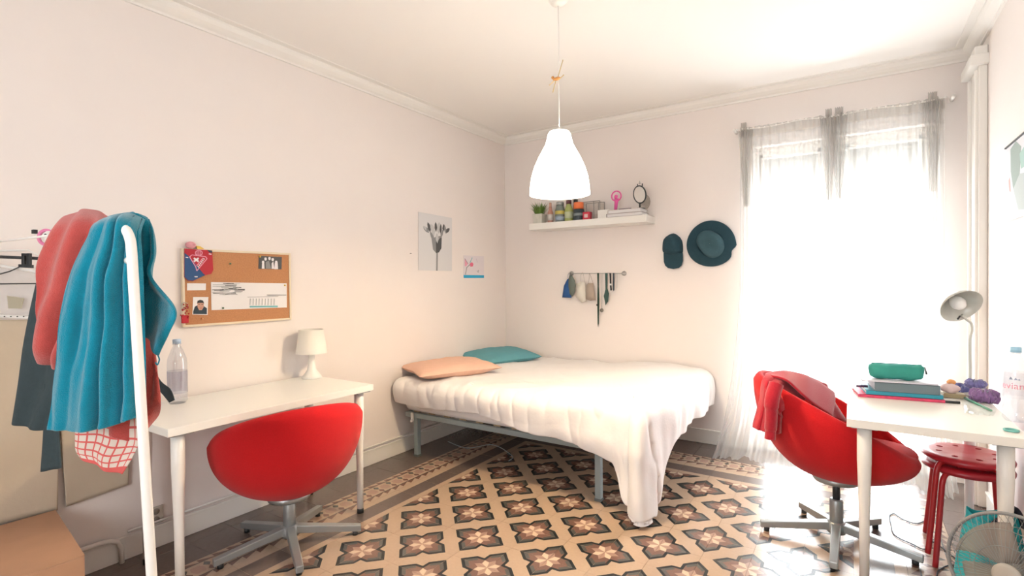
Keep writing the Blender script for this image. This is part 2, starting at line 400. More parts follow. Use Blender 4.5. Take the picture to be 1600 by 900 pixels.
# ------------------------------------------------------------------ sheer curtains
def curtain(name, label, x0, x1, bunch, phase):
    root = thing(name, label, 'curtain', ((x0+x1)/2, -.08, 0), 0, 'sheer curtains at the balcony windows')
    def f(a, b):
        # b: 0 bottom (pooled) .. 1 top ; density warp towards the bunches
        z = .02+(2.44-.02)*b
        x = x0+(x1-x0)*a
        for c, wdt in bunch:
            d = a-c; x -= (x1-x0)*d*math.exp(-(d/wdt)**2)*.55
        fl = max(0, 1-z/1.5)
        x += fl*fl*(-.16 if name.endswith('sheer') and x0 < 2.5 else .05)*(1-a if x0 < 2.5 else a)
        am = .22+sum(math.exp(-((a-c)/(wdt*1.3))**2) for c, wdt in bunch)+fl*.8; y = -.085-am*(.022*math.sin(a*60+phase+math.sin(b*3)*.8)+.014*math.sin(a*131+phase*2))-fl*.05
        if z < .26:                                   # the hem trails on the floor
            t = (.26-z)/.24; y -= .17*t*t+.05*t*math.sin(a*14+phase)+.03*t*math.sin(a*37); z = z+.10*t*(.6+.5*math.sin(a*19+phase))*math.sin(PI*min(1, t))
            z = max(.012, z-.05*t)
        return Vector((x, y, z))
    mb = MB(); mb.grid(f, 190, 60); mb.build('curtain_cloth', sheer('sheer_white', (.82, .82, .80), .54, .6), root)
    def hd(a, b):
        p = f(a, 1); return Vector((p.x, p.y-.004, 2.38+.075*b))
    mb = MB(); mb.grid(hd, 150, 2); mb.build('curtain_heading', sheer('sheer_grey_heading', (.66, .63, .59), .25, .5), root)
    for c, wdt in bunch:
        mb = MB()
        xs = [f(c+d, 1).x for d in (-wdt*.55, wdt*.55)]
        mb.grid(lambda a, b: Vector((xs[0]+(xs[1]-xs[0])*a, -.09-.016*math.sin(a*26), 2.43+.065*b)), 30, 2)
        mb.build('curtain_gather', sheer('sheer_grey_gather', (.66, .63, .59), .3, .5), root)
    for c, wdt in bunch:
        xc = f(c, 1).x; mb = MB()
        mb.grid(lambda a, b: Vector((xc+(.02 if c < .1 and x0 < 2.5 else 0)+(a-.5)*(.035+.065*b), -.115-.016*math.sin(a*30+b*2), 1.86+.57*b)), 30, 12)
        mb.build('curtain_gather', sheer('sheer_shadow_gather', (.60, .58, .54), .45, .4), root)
    return root
curtain('curtain_sheer', 'sheer white curtain over the left window, its hem trailing beside the bed foot', 2.20, 2.80, [(.06, .10), (.97, .10)], .3)
curtain('curtain_sheer', 'sheer white curtain over the right window beside the desk lamp', 2.80, 3.42, [(.07, .12), (.88, .11)], 1.9)
root = thing('beaded_string', 'thin white beaded cord carrying the sheer curtains above both windows', 'curtain cord', (2.8, -.07, 2.43))
pts = [Vector((2.19+i*.0127*1.0, -.095, 2.448-.012*math.sin(i/98*PI*3)**2+.0)) for i in range(98)]
m = MB(); m.tube(pts, .003, 6); m.build('cord', whitetrim, root)
m = MB()
for p in pts[::3]: m.ball(p+Vector((0, -.008, 0)), .007, 8)
tag(m.build('bead', whitegloss, root), kind='stuff')
for x in (2.17, 3.45):
    m = MB(); m.lathe((x, 0, 2.45), [(.012, 0), (.012, .09), (.004, .1)], 12, Matrix.Rotation(PI/2, 3, 'X')); m.build('wall_hook', whitetrim, root)

# ------------------------------------------------------------------ desks
def desk(label, x0, x1, y0, y1, legs):
    root = thing('desk', label, 'desk', ((x0+x1)/2, (y0+y1)/2, 0), 0, 'white desks')
    m = MB(); m.box(((x0+x1)/2, (y0+y1)/2, .713), (x1-x0, y1-y0, .034)); m.build('desk_top', whitegloss, root, bevel=.0015)
    for x, y in legs:
        m = MB(); m.lathe((x, y, 0), [(.017, .022), (.019, .3), (.026, .55), (.026, .692)], 20); lg = m.build('leg', whiteleg, root)
        m = MB(); m.lathe((x, y, 0), [(.019, 0), (.019, .02), (.017, .026)], 16); m.build('foot', plasticblack, lg)
        m = MB(); m.box((x, y, .693), (.09, .09, .005)); m.build('mounting_plate', steel, lg)
    return root
desk('white desk against the left wall under the cork board', .025, .61, -3.355, -2.28, [(.555, -3.295), (.135, -3.25), (.562, -2.345), (.09, -2.34)])
desk('white desk at the right wall carrying the notebooks', 2.90, 3.46, -1.765, -.92, [(2.962, -1.705), (3.40, -1.705), (2.965, -.985), (3.405, -.945)])

# ------------------------------------------------------------------ swivel chairs
def swivel(label, loc, rz, dz=0):
    root = thing('swivel_chair', label, 'chair', loc, rz, 'red bowl swivel chairs')
    root.matrix_basis = Matrix.Translation(Vector(loc)) @ Matrix.Rotation(rz, 4, 'Z')
    W = root.matrix_basis
    R0 = .368; zb = .325+dz
    def rim(ph):                                   # ph 0 = front (+x local)
        c = math.cos(ph); return .64-.172*c-.022*c*c+dz
    def shell(ph, s, off=0):
        zr = rim(ph); a = s*PI/2
        r = (R0-off)*math.sin(a)**.85*(1-.03*abs(math.sin(ph))); h = (1-math.cos(a))**1.05
        z = zb+off*.9+(zr-zb-off*.3)*h
        back = max(0, -math.cos(ph)); r *= 1+.02*back-.085*max(0, math.cos(ph))**1.5
        return W @ Vector((r*math.cos(ph), r*math.sin(ph), z))
    m = MB(); n = 72
    def f(a, b):
        ph = 2*PI*a
        if b < .48: return shell(ph, b/.48*.985+.012)
        if b > .56: return shell(ph, (1-b)/.44*.985+.012, .045)
        t = (b-.48)/.08; p0 = shell(ph, 1); p1 = shell(ph, 1, .045); mid = p0.lerp(p1, t); mid.z += .02*math.sin(PI*t); return mid
    m.grid(f, n, 50, True)
    m.build('seat_shell', redfelt, root)
    m = MB(); m.ball(W @ Vector((.055, 0, .455+dz)), (.272, .25, .05), 32, R=Matrix.Rotation(rz, 3, 'Z'), fn=lambda v: Vector((v.x, v.y, math.copysign(min(abs(v.z)**.75*.5, .05), v.z)+ .03*max(0, v.x/.32)**2)))
    m.build('seat_cushion', redfelt, root)
    m = MB(); m.lathe(W @ Vector((0, 0, 0)), [(.10, .305+dz), (.11, .33+dz), (.05, .345+dz)], 24); m.build('seat_plate', steel, root)
    m = MB(); m.lathe(W @ Vector((0, 0, 0)), [(.017, .2), (.017, .31+dz)], 18); m.build('gas_lift', plasticblack, root)
    m = MB(); m.lathe(W @ Vector((0, 0, 0)), [(.030, .045), (.030, .205), (.026, .212)], 20); m.build('column', steel, root)
    m = MB(); m.lathe(W @ Vector((0, 0, 0)), [(.040, .045), (.044, .06), (.040, .10)], 20); m.build('hub', steel, root)
    return root
def legs5(root, angs, L=.345):
    W = root.matrix_basis
    for a in angs:
        u = Vector((math.cos(a), math.sin(a), 0)); v = Vector((-u.y, u.x, 0)); o = Vector(root.location)
        m = MB(); m.smooth = False
        s = [(.03, .058, .098, .021), (L, .018, .050, .0165)]; vs = []
        for d, z0, z1, hw in s:
            for sv, z in ((-1, z0), (1, z0), (1, z1), (-1, z1)): vs.append(o+u*d+v*hw*sv+Vector((0, 0, z)))
        m.add(vs, [(0, 1, 2, 3), (7, 6, 5, 4), (0, 4, 5, 1), (1, 5, 6, 2), (2, 6, 7, 3), (3, 7, 4, 0)])
        lg = m.build('leg', steel, root, bevel=.004)
        m = MB(); m.lathe(o+u*(L-.03), [(.014, 0), (.014, .02)], 12); m.build('glide', plasticblack, lg)
c1 = swivel('red felt bowl chair with grey five-arm base pushed under the left desk', (.546, -2.78, 0), PI-.28, -.068)
def angto(c, px, py): p = on(px, py, 2, .02); return math.atan2(p.y-c[1], p.x-c[0])
legs5(c1, [angto((.546, -2.78), *p) for p in ((332, 885), (563, 828), (500, 797), (468, 893), (375, 822))])
c2 = swivel('red felt bowl chair at the right desk with a red garment over its back', (2.852, -1.285, 0), .12)
legs5(c2, [angto((2.852, -1.285), *p) for p in ((1192, 822), (1246, 787), (1303, 880), (1434, 876), (1380, 815))])
# red garment over the back of the right chair
redknit = mat('red_knit', (.40, .012, .028), .9, noise_amt=.15, scale=120, bump=.4, bscale=220, sheen=.5, spec=.1)
D2 = 2.60
root = thing('cardigan', 'crimson knitted cardigan draped over the back of the right red chair', 'cardigan', (2.52, -1.42, .42))
m = MB()
def px(l, D): return [at(x, y, D+d) for x, y, d in l]
tw = -fwd
sheet(m, [px([(1205, 588, -.05), (1230, 596, -.10), (1262, 625, -.14), (1300, 652, -.10)], D2)[::1],
          px([(1198, 584, .02), (1225, 580, .0), (1262, 588, .02), (1300, 612, .08)], D2),
          px([(1192, 592, -.03), (1199, 600, -.08), (1212, 612, -.12), (1228, 640, -.15)], D2),
          px([(1186, 630, -.04), (1196, 636, -.09), (1210, 640, -.13), (1224, 656, -.13)], D2),
          px([(1176, 668, -.04), (1190, 674, -.09), (1208, 677, -.12), (1226, 678, -.1)], D2)], 30, 40,
      lambda a, b: .008*math.sin(a*22+b*4)*(.3+b), tw)
m.build('cardigan_body', redknit, root, solid=.012, sub=1)
m = MB(); m.tube(spline(px([(1213, 600, -.16), (1206, 625, -.18), (1205, 652, -.18), (1204, 672, -.17), (1203, 686, -.17)], D2)), [.032]*12+[.027]*12+[.024]*9, 14)
m.build('sleeve', redknit, root)
m = MB()
sheet(m, [px([(1232, 586, .05), (1262, 588, .10), (1290, 600, .2)], D2), px([(1250, 606, .0), (1278, 612, .08), (1302, 626, .16)], D2), px([(1275, 640, -.05), (1300, 652, .03), (1325, 660, .1)], D2)], 20, 20, lambda a, b: .008*math.sin(a*14+b*3), tw)
m.build('cardigan_front', redknit, root, solid=.01, sub=1)

# ------------------------------------------------------------------ stools (two stacked)
stoolred = mat('red_stool_plastic', (.42, .018, .03), .3); stoolsteel = mat('red_stool_steel', (.42, .015, .018), .35)
def stool(label, z, rz):
    root = thing('stool', label, 'stool', (3.368, -1.142, z), rz, 'stacked red stools')
    W = Matrix.Translation(Vector((3.368, -1.142, z))) @ Matrix.Rotation(rz, 4, 'Z'); root.matrix_basis = W
    bm = bmesh.new(); n = 48; R = .17
    # disc with eight round holes: outer ring, then faces cut by boolean-free bridging
    vs = []; m = MB(); holes = []
    hr = .013; k8 = 8
    for i in range(k8): a = 2*PI*(i+.5)/k8; holes.append((.108*math.cos(a), .108*math.sin(a)))
    prof = [(.0005, .445), (.09, .445)]
    # sector build: each of 8 sectors (45 deg) between r=.07 and r=.146 holds one hole
    def P(r, a, zz): return W @ Vector((r*math.cos(a), r*math.sin(a), zz))
    top, bot = .446, .428
    m.lathe(W @ Vector((0, 0, 0)), [(.0005, top-.006), (.078, top-.001)], 64, cap0=False, cap1=False)
    m.lathe(W @ Vector((0, 0, 0)), [(.138, top), (.155, top), (.165, top-.005), (.17, top-.014), (.168, bot-.006), (.16, bot-.008), (.155, bot), (.0005, bot)], 64, cap0=False, cap1=False)
    for i in range(k8):
        a0, a1 = 2*PI*i/k8, 2*PI*(i+1)/k8; ac = (a0+a1)/2; q = []
        for t in range(8): q.append((.138, a0+(a1-a0)*t/8))
        q.append((.138, a1)); 
        for t in range(8): q.append((.078, a1-(a1-a0)*t/8))
        q.append((.078, a0)); nq = len(q); hc = Vector((.108*math.cos(ac), .108*math.sin(ac), 0))
        v = [W @ Vector((r*math.cos(a), r*math.sin(a), top if r > .1 else top-.001)) for r, a in q]; h = []; hb = []
        for r, a in q:
            d = (Vector((r*math.cos(a), r*math.sin(a), 0))-hc).normalized()*hr
            h.append(W @ (hc+d+Vector((0, 0, top)))); hb.append(W @ (hc+d+Vector((0, 0, bot))))
        m.smooth = False
        m.add(v+h+hb, [(j, (j+1) % nq, nq+(j+1) % nq, nq+j) for j in range(nq)]+[(nq+j, nq+(j+1) % nq, 2*nq+(j+1) % nq, 2*nq+j) for j in range(nq)]); m.smooth = True
    bm.free(); m.build('seat', stoolred, root)
    m = MB(); m.lathe(W @ Vector((0, 0, 0)), [(.15, .412), (.15, .428)], 40); m.build('seat_ring', stoolsteel, root)
    for i in range(4):
        a = math.atan2(.2, .15)*(1 if i in (0, 2) else -1)+(PI if i in (1, 2) else 0)
        a = [math.radians(x) for x in (-125, 125, 50, -50)][i]
        u = Vector((math.cos(a), math.sin(a), 0))
        pts = [Vector(u*.06)+Vector((0, 0, .418)), u*.135+Vector((0, 0, .418)), u*.165+Vector((0, 0, .41)), u*.182+Vector((0, 0, .385)), u*.19+Vector((0, 0, .34)), u*.212+Vector((0, 0, .17)), u*.236+Vector((0, 0, .004))]
        m = MB(); m.tube([W @ p for p in spline(pts, 5)], .0115, 12); m.build('leg', stoolsteel, root)
    return root
stool('red round stool with eight holes, the lower one of the stack under the desk', 0, 0)
stool('red round stool with eight holes, stacked on top of another under the desk', .048, -.13)

# ------------------------------------------------------------------ bed
root = thing('bed_base', 'grey steel bed base with square legs under the mattress', 'bed', (.95, -.75, 0))
m = MB(); ZR = .315
m.box((.97, -1.475, ZR), (1.80, .03, .035)); m.box((.97, -.06, ZR), (1.80, .03, .035)); m.box((.085, -.77, ZR), (.03, 1.38, .035)); m.box((1.855, -.77, ZR), (.03, 1.38, .035)); m.box((.97, -.77, ZR), (.03, 1.38, .03))
m.build('side_rail', bedsteel, root, bevel=.003)
slatm = mat('bed_slat_wood', (.42, .30, .18), .6)
for i in range(12):
    m = MB(); m.box((.16+i*.148, -.77, ZR+.024), (.055, 1.38, .012)); m.build('slat', slatm, root)
for x, y in ((.165, -1.46), (1.65, -1.47), (.17, -.10), (1.65, -.10)):
    m = MB(); m.box((x, y, ZR/2-.005), (.038, .038, ZR-.02)); lg = m.build('leg', bedsteel, root, bevel=.004)
    m = MB(); m.box((x, y, .008), (.042, .042, .016)); m.build('foot', mat('grey_rubber', (.12, .13, .12), .7), lg)
m = MB(); m.box((.15, -1.497, .305), (.022, .012, .06)); m.ball((.15, -1.503, .275), .012, 10); tag(m.build('leg_clamp', whiteleg, root), 'white plastic leg clamp')
m = MB()
def mat_f(v):
    s = lambda x, h: math.copysign(h*min(1, abs(x/h)*1.0)**.35, x); return v
m.box((.975, -.76, .435), (1.86, 1.45, .20)); tag(m.build('mattress', linen, None, (.975, -.76, .335), bevel=.05, seg=4), 'white double mattress between the bed base and the duvet', 'mattress')
UF, VN, ZT = 1.865, 1.465, .565
def duvet(s, t):
    hN = .205+.045*s+.09*max(0, min(1, (s-.35)/.3))+.16*max(0, (s-.6)/.4)**1.3+.19*(lambda k: k*k*(3-2*k))(max(0, min(1, (s-.715)/.035)))
    _k = max(0, min(1, (t-.50)/.22)); hF = .30+.30*_k*_k*(3-2*_k)
    u = s*(UF+hF); v = t*(VN+hN)
    du, dv = max(0, u-UF), max(0, v-VN)
    x, y, z = .03+min(u, UF), -.03-min(v, VN), ZT
    L = math.hypot(du, dv) if min(du, dv) <= 0 else min(.60, (du**3+dv**3)**(1/3)+.10*min(du, dv)); rr = .075
    lump = .022*noise.noise(Vector((u*2.1, v*2.4, 1)))+.012*noise.noise(Vector((u*5, v*5.5, 4)))
    cre = (1-abs(noise.noise(Vector((u*3.2+v*1.5, v*3.5-u*1.2, 9)))))**6*.016
    fade = min(1, u/.2)
    z += lump+cre*.6+.03*math.exp(-((u-1.55)/.35)**2)+.012
    if L > 0:
        d = Vector((du*(.35 if dv > 0 else 1), -dv, 0)).normalized(); tot = math.hypot(hF if du > 0 else 0, hN if dv > 0 else 0)
        if L < rr*PI/2: a = L/rr; o = rr*math.sin(a); dn = rr*(1-math.cos(a))
        else: o = rr+.10*(L-rr*PI/2); dn = rr+(L-rr*PI/2)*.99
        q = min(1, L/.25)
        bul = .02*math.sin(PI*min(1, L/max(.2, tot)))
        tang = u*1.0+v if du > 0 and dv > 0 else (v if du > 0 else u)
        ang = math.atan2(dv, du)
        if du > 0 and dv > 0:
            wr = .035*math.cos((ang-.75)*4)*q+.03*noise.noise(Vector((ang*2.2, L*4, 2))); o += wr+.04*q*math.sin(2*ang)
        elif du > 0: o += q*(.018*math.sin(v*8)+.05*noise.noise(Vector((v*3.5, L*3, 7)))+.015*noise.noise(Vector((v*11, L*6, 7))))
        else:
            o += q*(.010*noise.noise(Vector((u*13, L*3, 3)))+.022*noise.noise(Vector((u*4, L*6, 5)))*max(0, min(1, (u-.8))))-.03*min(1, L/.2)*(1 if u < 1.3 else max(0, 1-(u-1.3)*2))
            o -= (1-abs(noise.noise(Vector((u*7.5, L*.8, 31)))))**14*.018
        o += bul
        x += d.x*o; y += d.y*o; z -= dn
        if z < .03: ex = .03-z; z = .03+.01*math.sin(ex*30); x += d.x*ex*.35; y += d.y*ex*.35
    y = min(y, -.035); x = max(x, .03)
    return Vector((x, y, z))
m = MB(); m.grid(duvet, 170, 140)
tag(m.build('duvet', linen, None, (.95, -.75, .55), solid=.032, sub=1), 'rumpled white duvet covering the bed and spilling over its foot onto the floor', 'duvet')
def pillow(label, c, L, W, T_, rz, tilt, mt, seed):
    R = Matrix.Rotation(rz, 3, 'Z') @ Matrix.Rotation(tilt, 3, 'X')
    m = MB()
    def f(a, b, s):
        x, y = 2*a-1, 2*b-1
        e = (max(0, 1-abs(x)**2.6)*max(0, 1-abs(y)**2.6))**.5
        k = 1-.10*(1-abs(x))*abs(y)**2-0*x; k2 = 1-.10*(1-abs(y))*abs(x)**2
        z = s*T_/2*e+.012*noise.noise(Vector((x*2+seed, y*2, s)))*e+.006*noise.noise(Vector((x*6+seed, y*6, s)))*e
        return R @ Vector((x*L/2*k2, y*W/2*k, z))+Vector(c)
    m.grid(lambda a, b: f(a, b, 1), 40, 30); m.grid(lambda a, b: f(1-a, b, -1), 40, 30)
    return tag(m.build('pillow', mt, None, c), label, 'pillow', 'pillows at the head of the bed')
pillow('peach orange pillow at the near corner of the bed head', (.28, -1.20, .648), .70, .42, .115, 1.17, .05, mat('peach_cotton', (.70, .44, .33), .9, bump=.3, bscale=90, noise_amt=.05), 1)
pillow('teal pillow at the head of the bed in the room corner', (.23, -.44, .642), .66, .42, .115, 1.25, .1, mat('teal_cotton', (.11, .32, .37), .9, bump=.3, bscale=90, noise_amt=.06), 7)

# ------------------------------------------------------------------ pendant lamp
LX, LY = 1.683, -2.0
root = thing('pendant_lamp', 'white bell-shaped pendant lamp glowing on a thin cord from the ceiling', 'lamp', (LX, LY, 1.75))
shade = mat('pendant_shade_glow', (1, .93, .80), .5, emit=5)
prof = [(.152, 1.752), (.152, 1.762), (.150, 1.79), (.143, 1.84), (.128, 1.89), (.108, 1.935), (.086, 1.975), (.070, 2.005), (.062, 2.035), (.058, 2.055), (.050, 2.068), (.03, 2.072)]
inner = [(r-.003, z-.001) for r, z in prof][::-1]
m = MB(); m.lathe((LX, LY, 0), prof+inner, 48, cap0=False, cap1=False); m.build('lamp_shade', shade, root)
m = MB(); m.ball((LX, LY, 1.88), (.032, .032, .042), 16); m.build('bulb', mat('bulb_glow', (1, .86, .62), .5, emit=30), root)
m = MB(); m.lathe((LX, LY, 0), [(.02, 1.92), (.022, 1.99), (.02, 2.07), (.006, 2.09)], 16); m.build('lamp_holder', whitegloss, root)
m = MB(); m.tube([(LX, LY, 2.07), (LX+.001, LY, 2.2), (LX-.002, LY, 2.35), (LX, LY, 2.5), (LX, LY, 2.72)], .0028, 8); m.build('cord', whitetrim, root)
m = MB(); m.lathe((LX, LY, 0), [(.05, 2.745), (.048, 2.725), (.03, 2.705), (.008, 2.70)][::-1], 28); m.build('ceiling_rose', whitegloss, root)
root2 = thing('cord_ornament', 'small orange and gold figurine tied to the pendant cord with string', 'ornament', (LX, LY, 2.33))
orn = mat('orange_gold', (.55, .24, .06), .5)
m = MB(); m.ball((LX-.008, LY-.008, 2.335), (.022, .010, .009), 12); m.ball((LX-.030, LY-.008, 2.345), .008, 10); m.build('body', orn, root2)
m = MB()
for a, b in (((-.01, 2.335), (-.05, 2.31)), ((.01, 2.33), (.035, 2.345)), ((-.012, 2.325), (-.03, 2.27)), ((.0, 2.34), (.03, 2.42))): m.tube([(LX+a[0], LY-.01, a[1]), (LX+b[0], LY-.01, b[1])], .0022, 6)
m.build('string', mat('gold_thread', (.6, .45, .2), .6), root2)
pl = bpy.data.lights.new('pendant_bulb_light', 'POINT'); pl.energy = 28; pl.color = (1, .78, .5); pl.shadow_soft_size = .05
o = bpy.data.objects.new('pendant_bulb_light', pl); C.objects.link(o); o.location = (LX, LY, 1.80)

# ------------------------------------------------------------------ flat things pinned on the left wall (plane x = const)
def lw(l, x, sc_=1, ox=0, oy=0): return [on(ox+a/sc_, oy+b/sc_, 0, x) for a, b in l]
root = thing('cork_board', 'brown cork notice board in a pale frame on the left wall', 'notice board', (0, -2.72, 1.1))
bp = [(284, 388), (451, 401), (449, 500), (283, 506)]
Y0, Y1, Z0, Z1 = -3.02, -2.41, 1.098, 1.497
m = MB(); m.box((.010, (Y0+Y1)/2, (Z0+Z1)/2), (.016, Y1-Y0, Z1-Z0)); m.build('cork_panel', mat('cork', (.47, .22, .10), .9, noise_amt=.25, scale=160, bump=.3, bscale=200), root)
palew = mat('pale_wood', (.72, .62, .46), .6, noise_amt=.08, scale=12)
for (c, d) in (((.012, Y0, (Z0+Z1)/2), (.022, .012, Z1-Z0+.012)), ((.012, Y1, (Z0+Z1)/2), (.022, .012, Z1-Z0+.012)), ((.012, (Y0+Y1)/2, Z0), (.022, Y1-Y0, .012)), ((.012, (Y0+Y1)/2, Z1), (.022, Y1-Y0, .012))):
    m = MB(); m.box(c, d); m.build('frame_bar', palew, root, bevel=.002)
B = dict(sc_=6, ox=270, oy=370)
CX = .0185
def plate(name, base_px, mt, label, cat, prints=(), th=.0015, x=CX, B=B, group=None, side=0, n=(1, 0, 0), fn=None):
    fn = fn or (lambda l, xx: lw(l, xx, **B)); s = n[0]+n[1]+n[2]
    m = MB(); mats = [mt]; m.prism(fn(base_px, x), n, th); e2 = .0004
    nv = Vector(n)
    for i, (pts, pm) in enumerate(prints):
        if pm not in mats: mats.append(pm)
        m.cur = mats.index(pm); m.prism([p+nv*(th) for p in fn(pts, x)], n, e2*(1+i*.15))
    c = fn(base_px, x)[0]; o = m.build(name, mats, None, sum(fn(base_px, x), Vector())/len(base_px))
    return tag(o, label, cat, group)
g1, g2, g3 = mat('ink_grey_dark', (.09, .09, .09), .8), mat('ink_grey', (.26, .26, .26), .8), mat('ink_grey_light', (.5, .5, .5), .8)
inkteal = mat('ink_teal', (.16, .45, .48), .8); skin = mat('print_skin', (.55, .30, .22), .8); navy = mat('print_navy', (.03, .05, .07), .8)
# pennant
penred = mat('pennant_red', (.42, .015, .03), .7, bump=.2, bscale=300); penblue = mat('pennant_blue', (.015, .07, .20), .7); white_p = mat('print_white', (.75, .72, .74), .7); pink_p = mat('print_pink', (.75, .32, .42), .7)
Bp = dict(sc_=900/70, ox=275, oy=375)
def lineq(a, b, w_):
    dx, dy = b[0]-a[0], b[1]-a[1]; L = math.hypot(dx, dy); nx, ny = -dy/L*w_/2, dx/L*w_/2
    return [(a[0]+nx, a[1]+ny), (b[0]+nx, b[1]+ny), (b[0]-nx, b[1]-ny), (a[0]-nx, a[1]-ny)]
def ring(cx, cy, rx, ry, w_, n=14):
    out = []
    for i in range(n):
        a, b = 2*PI*i/n, 2*PI*(i+1)/n; out.append([(cx+rx*math.cos(a), cy+ry*math.sin(a)), (cx+rx*math.cos(b), cy+ry*math.sin(b)), (cx+(rx-w_)*math.cos(b), cy+(ry-w_)*math.sin(b)), (cx+(rx-w_)*math.cos(a), cy+(ry-w_)*math.sin(a))])
    return out
pr = [([(160, 260), (250, 330), (540, 680), (575, 705), (330, 820), (230, 810), (160, 740)], penblue), ([(610, 200), (715, 215), (712, 265), (660, 250)], navy)]
pr += [(lineq(a, b, 16), pink_p) for a, b in (((260, 340), (310, 300)), ((310, 300), (580, 335)), ((580, 335), (612, 375)), ((612, 375), (405, 620)), ((405, 620), (385, 540)), ((385, 540), (260, 340)), ((530, 360), (400, 520)))]
pr += [(q, pink_p) for q in ring(445, 262, 78, 62, 13)]
pr += [(lineq((372, 262), (518, 262), 7), pink_p), (lineq((445, 205), (445, 322), 7), pink_p), (lineq((385, 235), (505, 235), 6), pink_p), (lineq((385, 290), (505, 290), 6), pink_p), (lineq((410, 212), (410, 314), 6), pink_p), (lineq((480, 212), (480, 314), 6), pink_p)]
pr += [(lineq((345, 365), (440, 435), 34), white_p), (lineq((440, 365), (345, 435), 34), white_p)]
for i in range(6):
    t = i/5; cx, cy = 430+(545-430)*t, 540-(540-385)*t
    pr += [(lineq((cx-12, cy-14), (cx+10, cy+12), 9), white_p), (lineq((cx-2, cy-18), (cx+16, cy+2), 8), white_p)]
pr += [([(180, 340), (232, 345), (228, 362), (182, 358)], white_p), ([(645, 268), (698, 282), (694, 298), (648, 290)], white_p), ([(355, 728), (420, 728), (415, 750), (360, 748)], white_p)]
plate('pennant', [(165, 172), (715, 210), (738, 600), (700, 680), (560, 710), (330, 825), (230, 815), (160, 745)], penred, 'red and blue fabric pennant with a white triangle crest, top left of the cork board', 'pennant', pr, th=.006, B=Bp, x=.021)
plate('card', [(133, 435), (310, 437), (308, 500), (133, 502)], paper, 'blank white card pinned below the pennant on the cork board', 'card')
plate('portrait_photo', [(190, 565), (332, 565), (325, 732), (182, 728)], paper, 'small passport photo of a dark-haired person in a dark top, on the cork board', 'photo',
      [([(190, 700), (205, 655), (232, 640), (290, 650), (318, 670), (318, 726), (190, 724)], navy), ([(228, 610), (290, 612), (288, 660), (270, 688), (245, 688), (230, 660)], skin), ([(226, 625), (230, 600), (255, 590), (282, 598), (292, 628), (280, 620), (240, 620)], BLK), (lineq((238, 632), (252, 633), 5), BLK), (lineq((266, 633), (282, 634), 5), BLK), (lineq((250, 668), (270, 668), 4), penred)])
pts_txt = []
random.seed(3)
for i in range(46):
    y = 432+random.random()*112; x = 365+random.random()*230; l = 40+random.random()*90
    pts_txt.append((lineq((x, y), (min(x+l, 672), y+random.uniform(-3, 3)), random.uniform(3, 9)), random.choice([g1, g2, g2, g3])))
pts_txt += [(lineq((720, 655), (980, 652), 14), inkteal), (lineq((700, 565), (985, 560), 3), g2), (lineq((880, 546), (1060, 546), 5), g1)]
for i in range(9): pts_txt.append((lineq((725+i*28, 580), (722+i*28, 640), 3), g3))
plate('timetable_sheet', [(357, 425), (1066, 436), (1068, 662), (362, 688)], paper, 'long white printed sheet with grey photos and teal line across the cork board', 'paper', pts_txt)
gp = []
for cx, top in ((845, 225), (868, 195), (905, 190), (935, 200), (968, 225)): gp += [([(cx-12, top+14), (cx-8, top), (cx+8, top), (cx+12, top+14), (cx+6, top+28), (cx-6, top+28)], white_p)]
gp += [([(835, 250), (855, 245), (858, 300), (832, 298)], white_p), ([(925, 250), (940, 230), (950, 300), (925, 300)], white_p), ([(955, 245), (980, 235), (985, 303), (950, 303)], white_p), ([(870, 235), (900, 225), (920, 300), (870, 300)], g2)]
plate('group_photo', [(806, 178), (1022, 190), (1018, 305), (802, 300)], g1, 'black and white group photo at the top right of the cork board', 'photo', gp)
pin = lambda px_, py_, c, label, g: tag(MB().ball(on(270+px_/6, 370+py_/6, 0, .024), .0055, 10).build('push_pin', c, None, on(270+px_/6, 370+py_/6, 0, .0185)), label, 'push pin', g)
pin(540, 252, mat('pin_green', (.10, .16, .08), .4), 'dark green push pin alone in the upper middle of the cork', 'push pins')
pin(818, 186, mat('pin_yellow', (.7, .45, .05), .4), 'yellow push pin holding the group photo', 'push pins')
pin(1052, 455, mat('pin_yellow', 0), 'yellow push pin at the right end of the long sheet', 'push pins')
pin(275, 768, mat('pin_orange', (.7, .3, .12), .4), 'orange push pin below the passport photo', 'push pins')
pin(472, 668, MATS['pin_green'], 'dark push pin on the lower edge of the long sheet', 'push pins')
pompom = mat('pink_plush', (.72, .33, .36), .95, bump=.8, bscale=150)
m = MB(); c = on(298, 383, 0, .02); m.ball(c, (.018, .026, .019), 16); tag(m.build('plush_charm', pompom, None, c), 'pink plush charm sitting on the top left corner of the cork board', 'charm')
m = MB(); m.prism([on(x, y, 0, .012) for x, y in ((305, 384), (312, 385), (318, 389), (308, 390))], (1, 0, 0), .008); tag(m.build('ribbon', MATS['pin_yellow'], None, on(311, 387, 0, .012)), 'yellow ribbon end on the cork board beside the pink charm', 'ribbon')
pou = mat('red_pouch', (.45, .015, .03), .7); c = on(289, 497, 0, .03)
root = thing('keyring_charm', 'red pouch keyring with beads hanging at the lower left of the cork board', 'keyring', c)
m = MB(); m.box(c+Vector((0, 0, -.006)), (.012, .034, .042)); m.build('pouch', pou, root, bevel=.004)
random.seed(5); m = MB()
for i in range(22): m.ball(c+Vector((random.uniform(-.005, .012), random.uniform(-.022, .018), random.uniform(.0, .075))), .004, 6)
m.build('beads', pou, root)
m = MB(); m.tube(arc(c+Vector((0, 0, .065)), .016, 0, 2*PI, 20, (0, 1, 0), (0, 0, 1)), .0015, 6); m.build('ring', silver, root)
